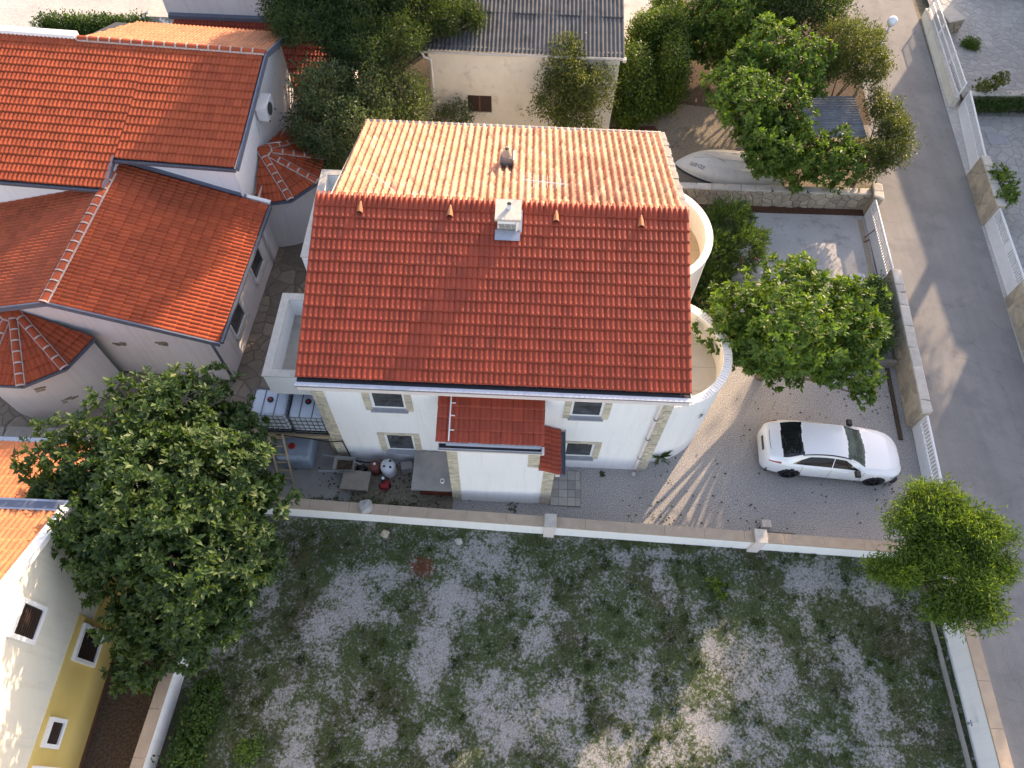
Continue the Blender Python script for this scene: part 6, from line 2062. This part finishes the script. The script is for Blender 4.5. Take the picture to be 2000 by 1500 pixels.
# hedges, shrubs, ivy
def shrub(name, blobs, size, cover, style, mat, seed, label, cat='shrub', group=None, flowers=0):
    bx_ = sum(b[0] for b in blobs) / len(blobs); by_ = sum(b[1] for b in blobs) / len(blobs)
    t = thing(name, (bx_, by_, 0), label, cat, group)
    r = random.Random(seed)
    q = MB()
    for (x, y, z, rr) in blobs:
        for k in range(4):
            q.tube([(x + r.uniform(-.1, .1), y + r.uniform(-.1, .1), 0), (x + r.uniform(-.5, .5) * rr, y + r.uniform(-.5, .5) * rr, z), (x + r.uniform(-.8, .8) * rr, y + r.uniform(-.8, .8) * rr, z + rr * .6)], [.03, .02, .008], 5)
    q.build('stems', MT['bark'], t, smooth=True)
    V, T = foliage(blobs, size, cover, style, seed)
    quads_mesh('foliage', V, T, MT[mat], t, (bx_, by_, 0))
    if flowers:
        R_ = np.random.default_rng(seed); P_ = []
        for _ in range(flowers):
            b = blobs[R_.integers(len(blobs))]; d = R_.normal(0, 1, 3); d[2] = abs(d[2]); d /= np.linalg.norm(d)
            c = np.array(b[:3]) + d * b[3] * .95
            P_ += [c + R_.normal(0, .04, 3) for _ in range(6)]
        P_ = np.array(P_); n = len(P_)
        V, T = leaf_verts(P_, R_.normal(0, 1, (n, 3)), R_.normal(0, 1, (n, 3)), np.full(n, .05), .9, .2)
        quads_mesh('blossom', V, T, MT['flower'], t, (bx_, by_, 0))
    return t


def hedge_blobs(a, b, w, h, step=.5):
    out = []
    a = Vector(a); b = Vector(b); n = max(1, round((b - a).length / step))
    for i in range(n + 1):
        p = a.lerp(b, i / n)
        z = h * .2
        while z < h:
            out.append((p.x, p.y, z, w)); z += w * .9
    return out


shrub('oleander', [(8.3, 20.3, 1.5, .95), (8.8, 19.1, 1.4, .9), (7.6, 18.7, 1.4, .9), (7.5, 17.7, 1.0, .75), (7.5, 20.2, 1.1, .8), (7.2, 16.6, .8, .6)], .18, 1.5, OLE, 'leaf_oleander', 201, 'oleander bush with a few pink flowers beside the rear rounded balcony', flowers=16)
shrub('clipped_hedge', [(13.86 - .07 * i, 17.75 - .45 * i, z, .48) for i in range(6) for z in (.35, .8)], .10, 2.2, HDG, 'leaf_hedge', 202, 'clipped green hedge inside the beige stone wall', 'hedge')
shrub('ivy_hedge', hedge_blobs((5.3, 31.0, 0), (6.75, 31.5, 0), .62, 2.9) + hedge_blobs((6.8, 31.2, 0), (6.75, 29.0, 0), .55, 2.6), .12, 1.5, HDG, 'leaf_ivy', 203, 'tall ivy-covered hedge with yellow tips right of the cream outbuilding', 'hedge')
shrub('ivy_mound', [(4.89, 29.02, 2.4, .75), (4.6, 28.6, 1.8, .8), (5.1, 28.3, 1.3, .9), (4.85, 27.9, .7, .8), (5.9, 28.4, .7, .65), (5.4, 29.2, 1.3, .7)], .12, 1.6, HDG, 'leaf_ivy', 204, 'ivy mound climbing the right corner of the cream outbuilding')
shrub('tall_hedge', hedge_blobs((6.7, 33.0, 0), (7.1, 35.5, 0), .65, 2.9), .12, 1.5, HDG, 'leaf_ivy', 205, 'green hedge continuing beyond the ivy hedge at the top edge', 'hedge')
shrub('bush', [(7.5, 30.6, .8, .55), (7.35, 29.6, .6, .45), (7.3, 31.6, 1.0, .6)], .11, .9, OLV, 'leaf_olive', 206, 'thin grey-green bush on the right side of the ivy hedge')
shrub('bush', [(-2.88, 26.32, 1.3, .6), (-3.5, 26.52, .9, .5)], .12, .9, OLV, 'leaf_olive', 207, 'small bush below the shuttered window of the outbuilding')
shrub('yard_hedge', [(-23.92 + .42 * i, 32.55 + .02 * i, .6, .5) for i in range(12)], .13, 1.5, HDG, 'leaf_hedge', 208, 'dark hedge behind the upper roof of the left house', 'hedge')
shrub('climbing_shrub', [(20.55, 24.2, 1.2, .38), (20.55, 23.5, 1.3, .45), (20.5, 22.8, 1.2, .40), (20.9, 23.5, .8, .45)], .16, 1.3, FIG, 'leaf_bright', 209, 'bright shrub behind the stone wall stub across the road')
shrub('round_bush', [(22.75, 34.6, .42, .32), (22.95, 34.5, .42, .3)], .08, 2, HDG, 'leaf_bright', 210, 'small round bush on the pale terrace')
shrub('trailing_shrub', [(21.9, 30.35, 1.0, .4), (22.4, 30.5, 1.1, .38), (22.8, 30.75, 1.2, .3)], .13, 1.2, FIG, 'leaf_yellow', 211, 'yellow-green shrub at the near edge of the pale terrace')
shrub('ivy_curtain', [(21.7 + .45 * i, 29.75 + .03 * i, .5, .3) for i in range(9)], .10, 1.3, HDG, 'leaf_hedge', 212, 'dark ivy curtain hanging on the retaining wall of the terrace', 'ivy')
shrub('weeds', [(-8.25 - .05 * i, 2.6 - .38 * i, .18 + .06 * (i % 3), .36 + .08 * (i % 2)) for i in range(9)], .10, 1.3, HDG, 'leaf_hedge', 213, 'green weeds along the foot of the white wall below the big fig tree', 'weeds')
shrub('weed', [(-6.9, 1.05, .12, .28), (-6.7, 1.2, .1, .2)], .09, 1.4, HDG, 'leaf_bright', 214, 'bright weed tuft in the lower left of the field', 'weed', 'weed tufts in the field')
shrub('weed', [(6.75, 6.1, .12, .26), (6.6, 6.25, .1, .2)], .10, 1.3, FIG, 'leaf_feather', 215, 'bright weed tuft on the field below the wall pillar nearest the street', 'weed', 'weed tufts in the field')
shrub('weeds', [(-7.0 + .42 * i + (.1 if i % 2 else 0), 8.38 - .012 * i + (.12 if i % 3 == 0 else 0), .03, .13 + .05 * (i % 3)) for i in range(10)], .07, .9, HDG, 'leaf_hedge', 216, 'low weeds along the inner foot of the long white wall below the tanks', 'weeds')
# small palm by the downpipe corner
pt = thing('small_palm', (5.12, 10.42, 0), 'small spiky palm at the foot of the curved balcony wall', 'palm')
V, T = [], []
R_ = np.random.default_rng(5); n = 26
ang = R_.uniform(0, 2 * math.pi, n); el = R_.uniform(.1, 1.1, n)
D_ = np.stack([np.cos(ang) * np.cos(el), np.sin(ang) * np.cos(el), np.sin(el)], 1)
V, T = leaf_verts(np.tile([5.12, 10.42, .42], (n, 1)), D_, np.tile([0, 0, 1.0], (n, 1)) + R_.normal(0, .2, (n, 3)), R_.uniform(.35, .6, n), .13, .1)
quads_mesh('frond', V, T, MT['leaf_hedge'], pt, (5.12, 10.42, 0))
q = MB(); q.tube([(5.12, 10.42, 0), (5.12, 10.42, .44)], [.07, .05], 8); q.build('stem', MT['bark'], pt)
# fallen leaves
P_ = []
r = random.Random(31)
for (cx, cy, n, s) in ((9.3, 12.2, 60, .9), (12.6, 14.0, 60, .5), (13.4, 13.3, 90, .5), (5.9, 9.6, 60, .9), (5.1, 8.7, 50, .6), (7.5, 8.7, 60, .7), (4.4, 8.1, 40, .4), (13.1, 9.5, 150, .45), (10, 12.3, 50, 1.0), (-3.0, 8.6, 160, .7), (-4.4, 8.4, 160, .9), (-6.2, 9.0, 90, .7), (-3.2, 9.6, 60, .3), (3.2, 9.9, 70, .05), (.2, 8.55, 50, .08), (8.0, 8.2, 40, .4), (6.5, 26.5, 60, .8), (11, 9.0, 40, 1.2)):
    for _ in range(int(n * .55)):
        x = r.gauss(cx, s * (1 if s > .1 else 12 * s)); y = r.gauss(cy, s)
        P_.append((x, y, .03))
P_ = np.array(P_); n = len(P_)
D_ = NR.normal(0, 1, (n, 3)); D_[:, 2] *= .25
V, T = leaf_verts(P_, D_, np.tile([0, 0, 1.0], (n, 1)) + NR.normal(0, .3, (n, 3)), NR.uniform(.04, .11, n), .7, .2)
o = quads_mesh('fallen_leaves', V, T, MT['leaf_dry'])
tag(o, 'scattered fallen leaves on the courtyard gravel', 'leaves', kind='stuff')
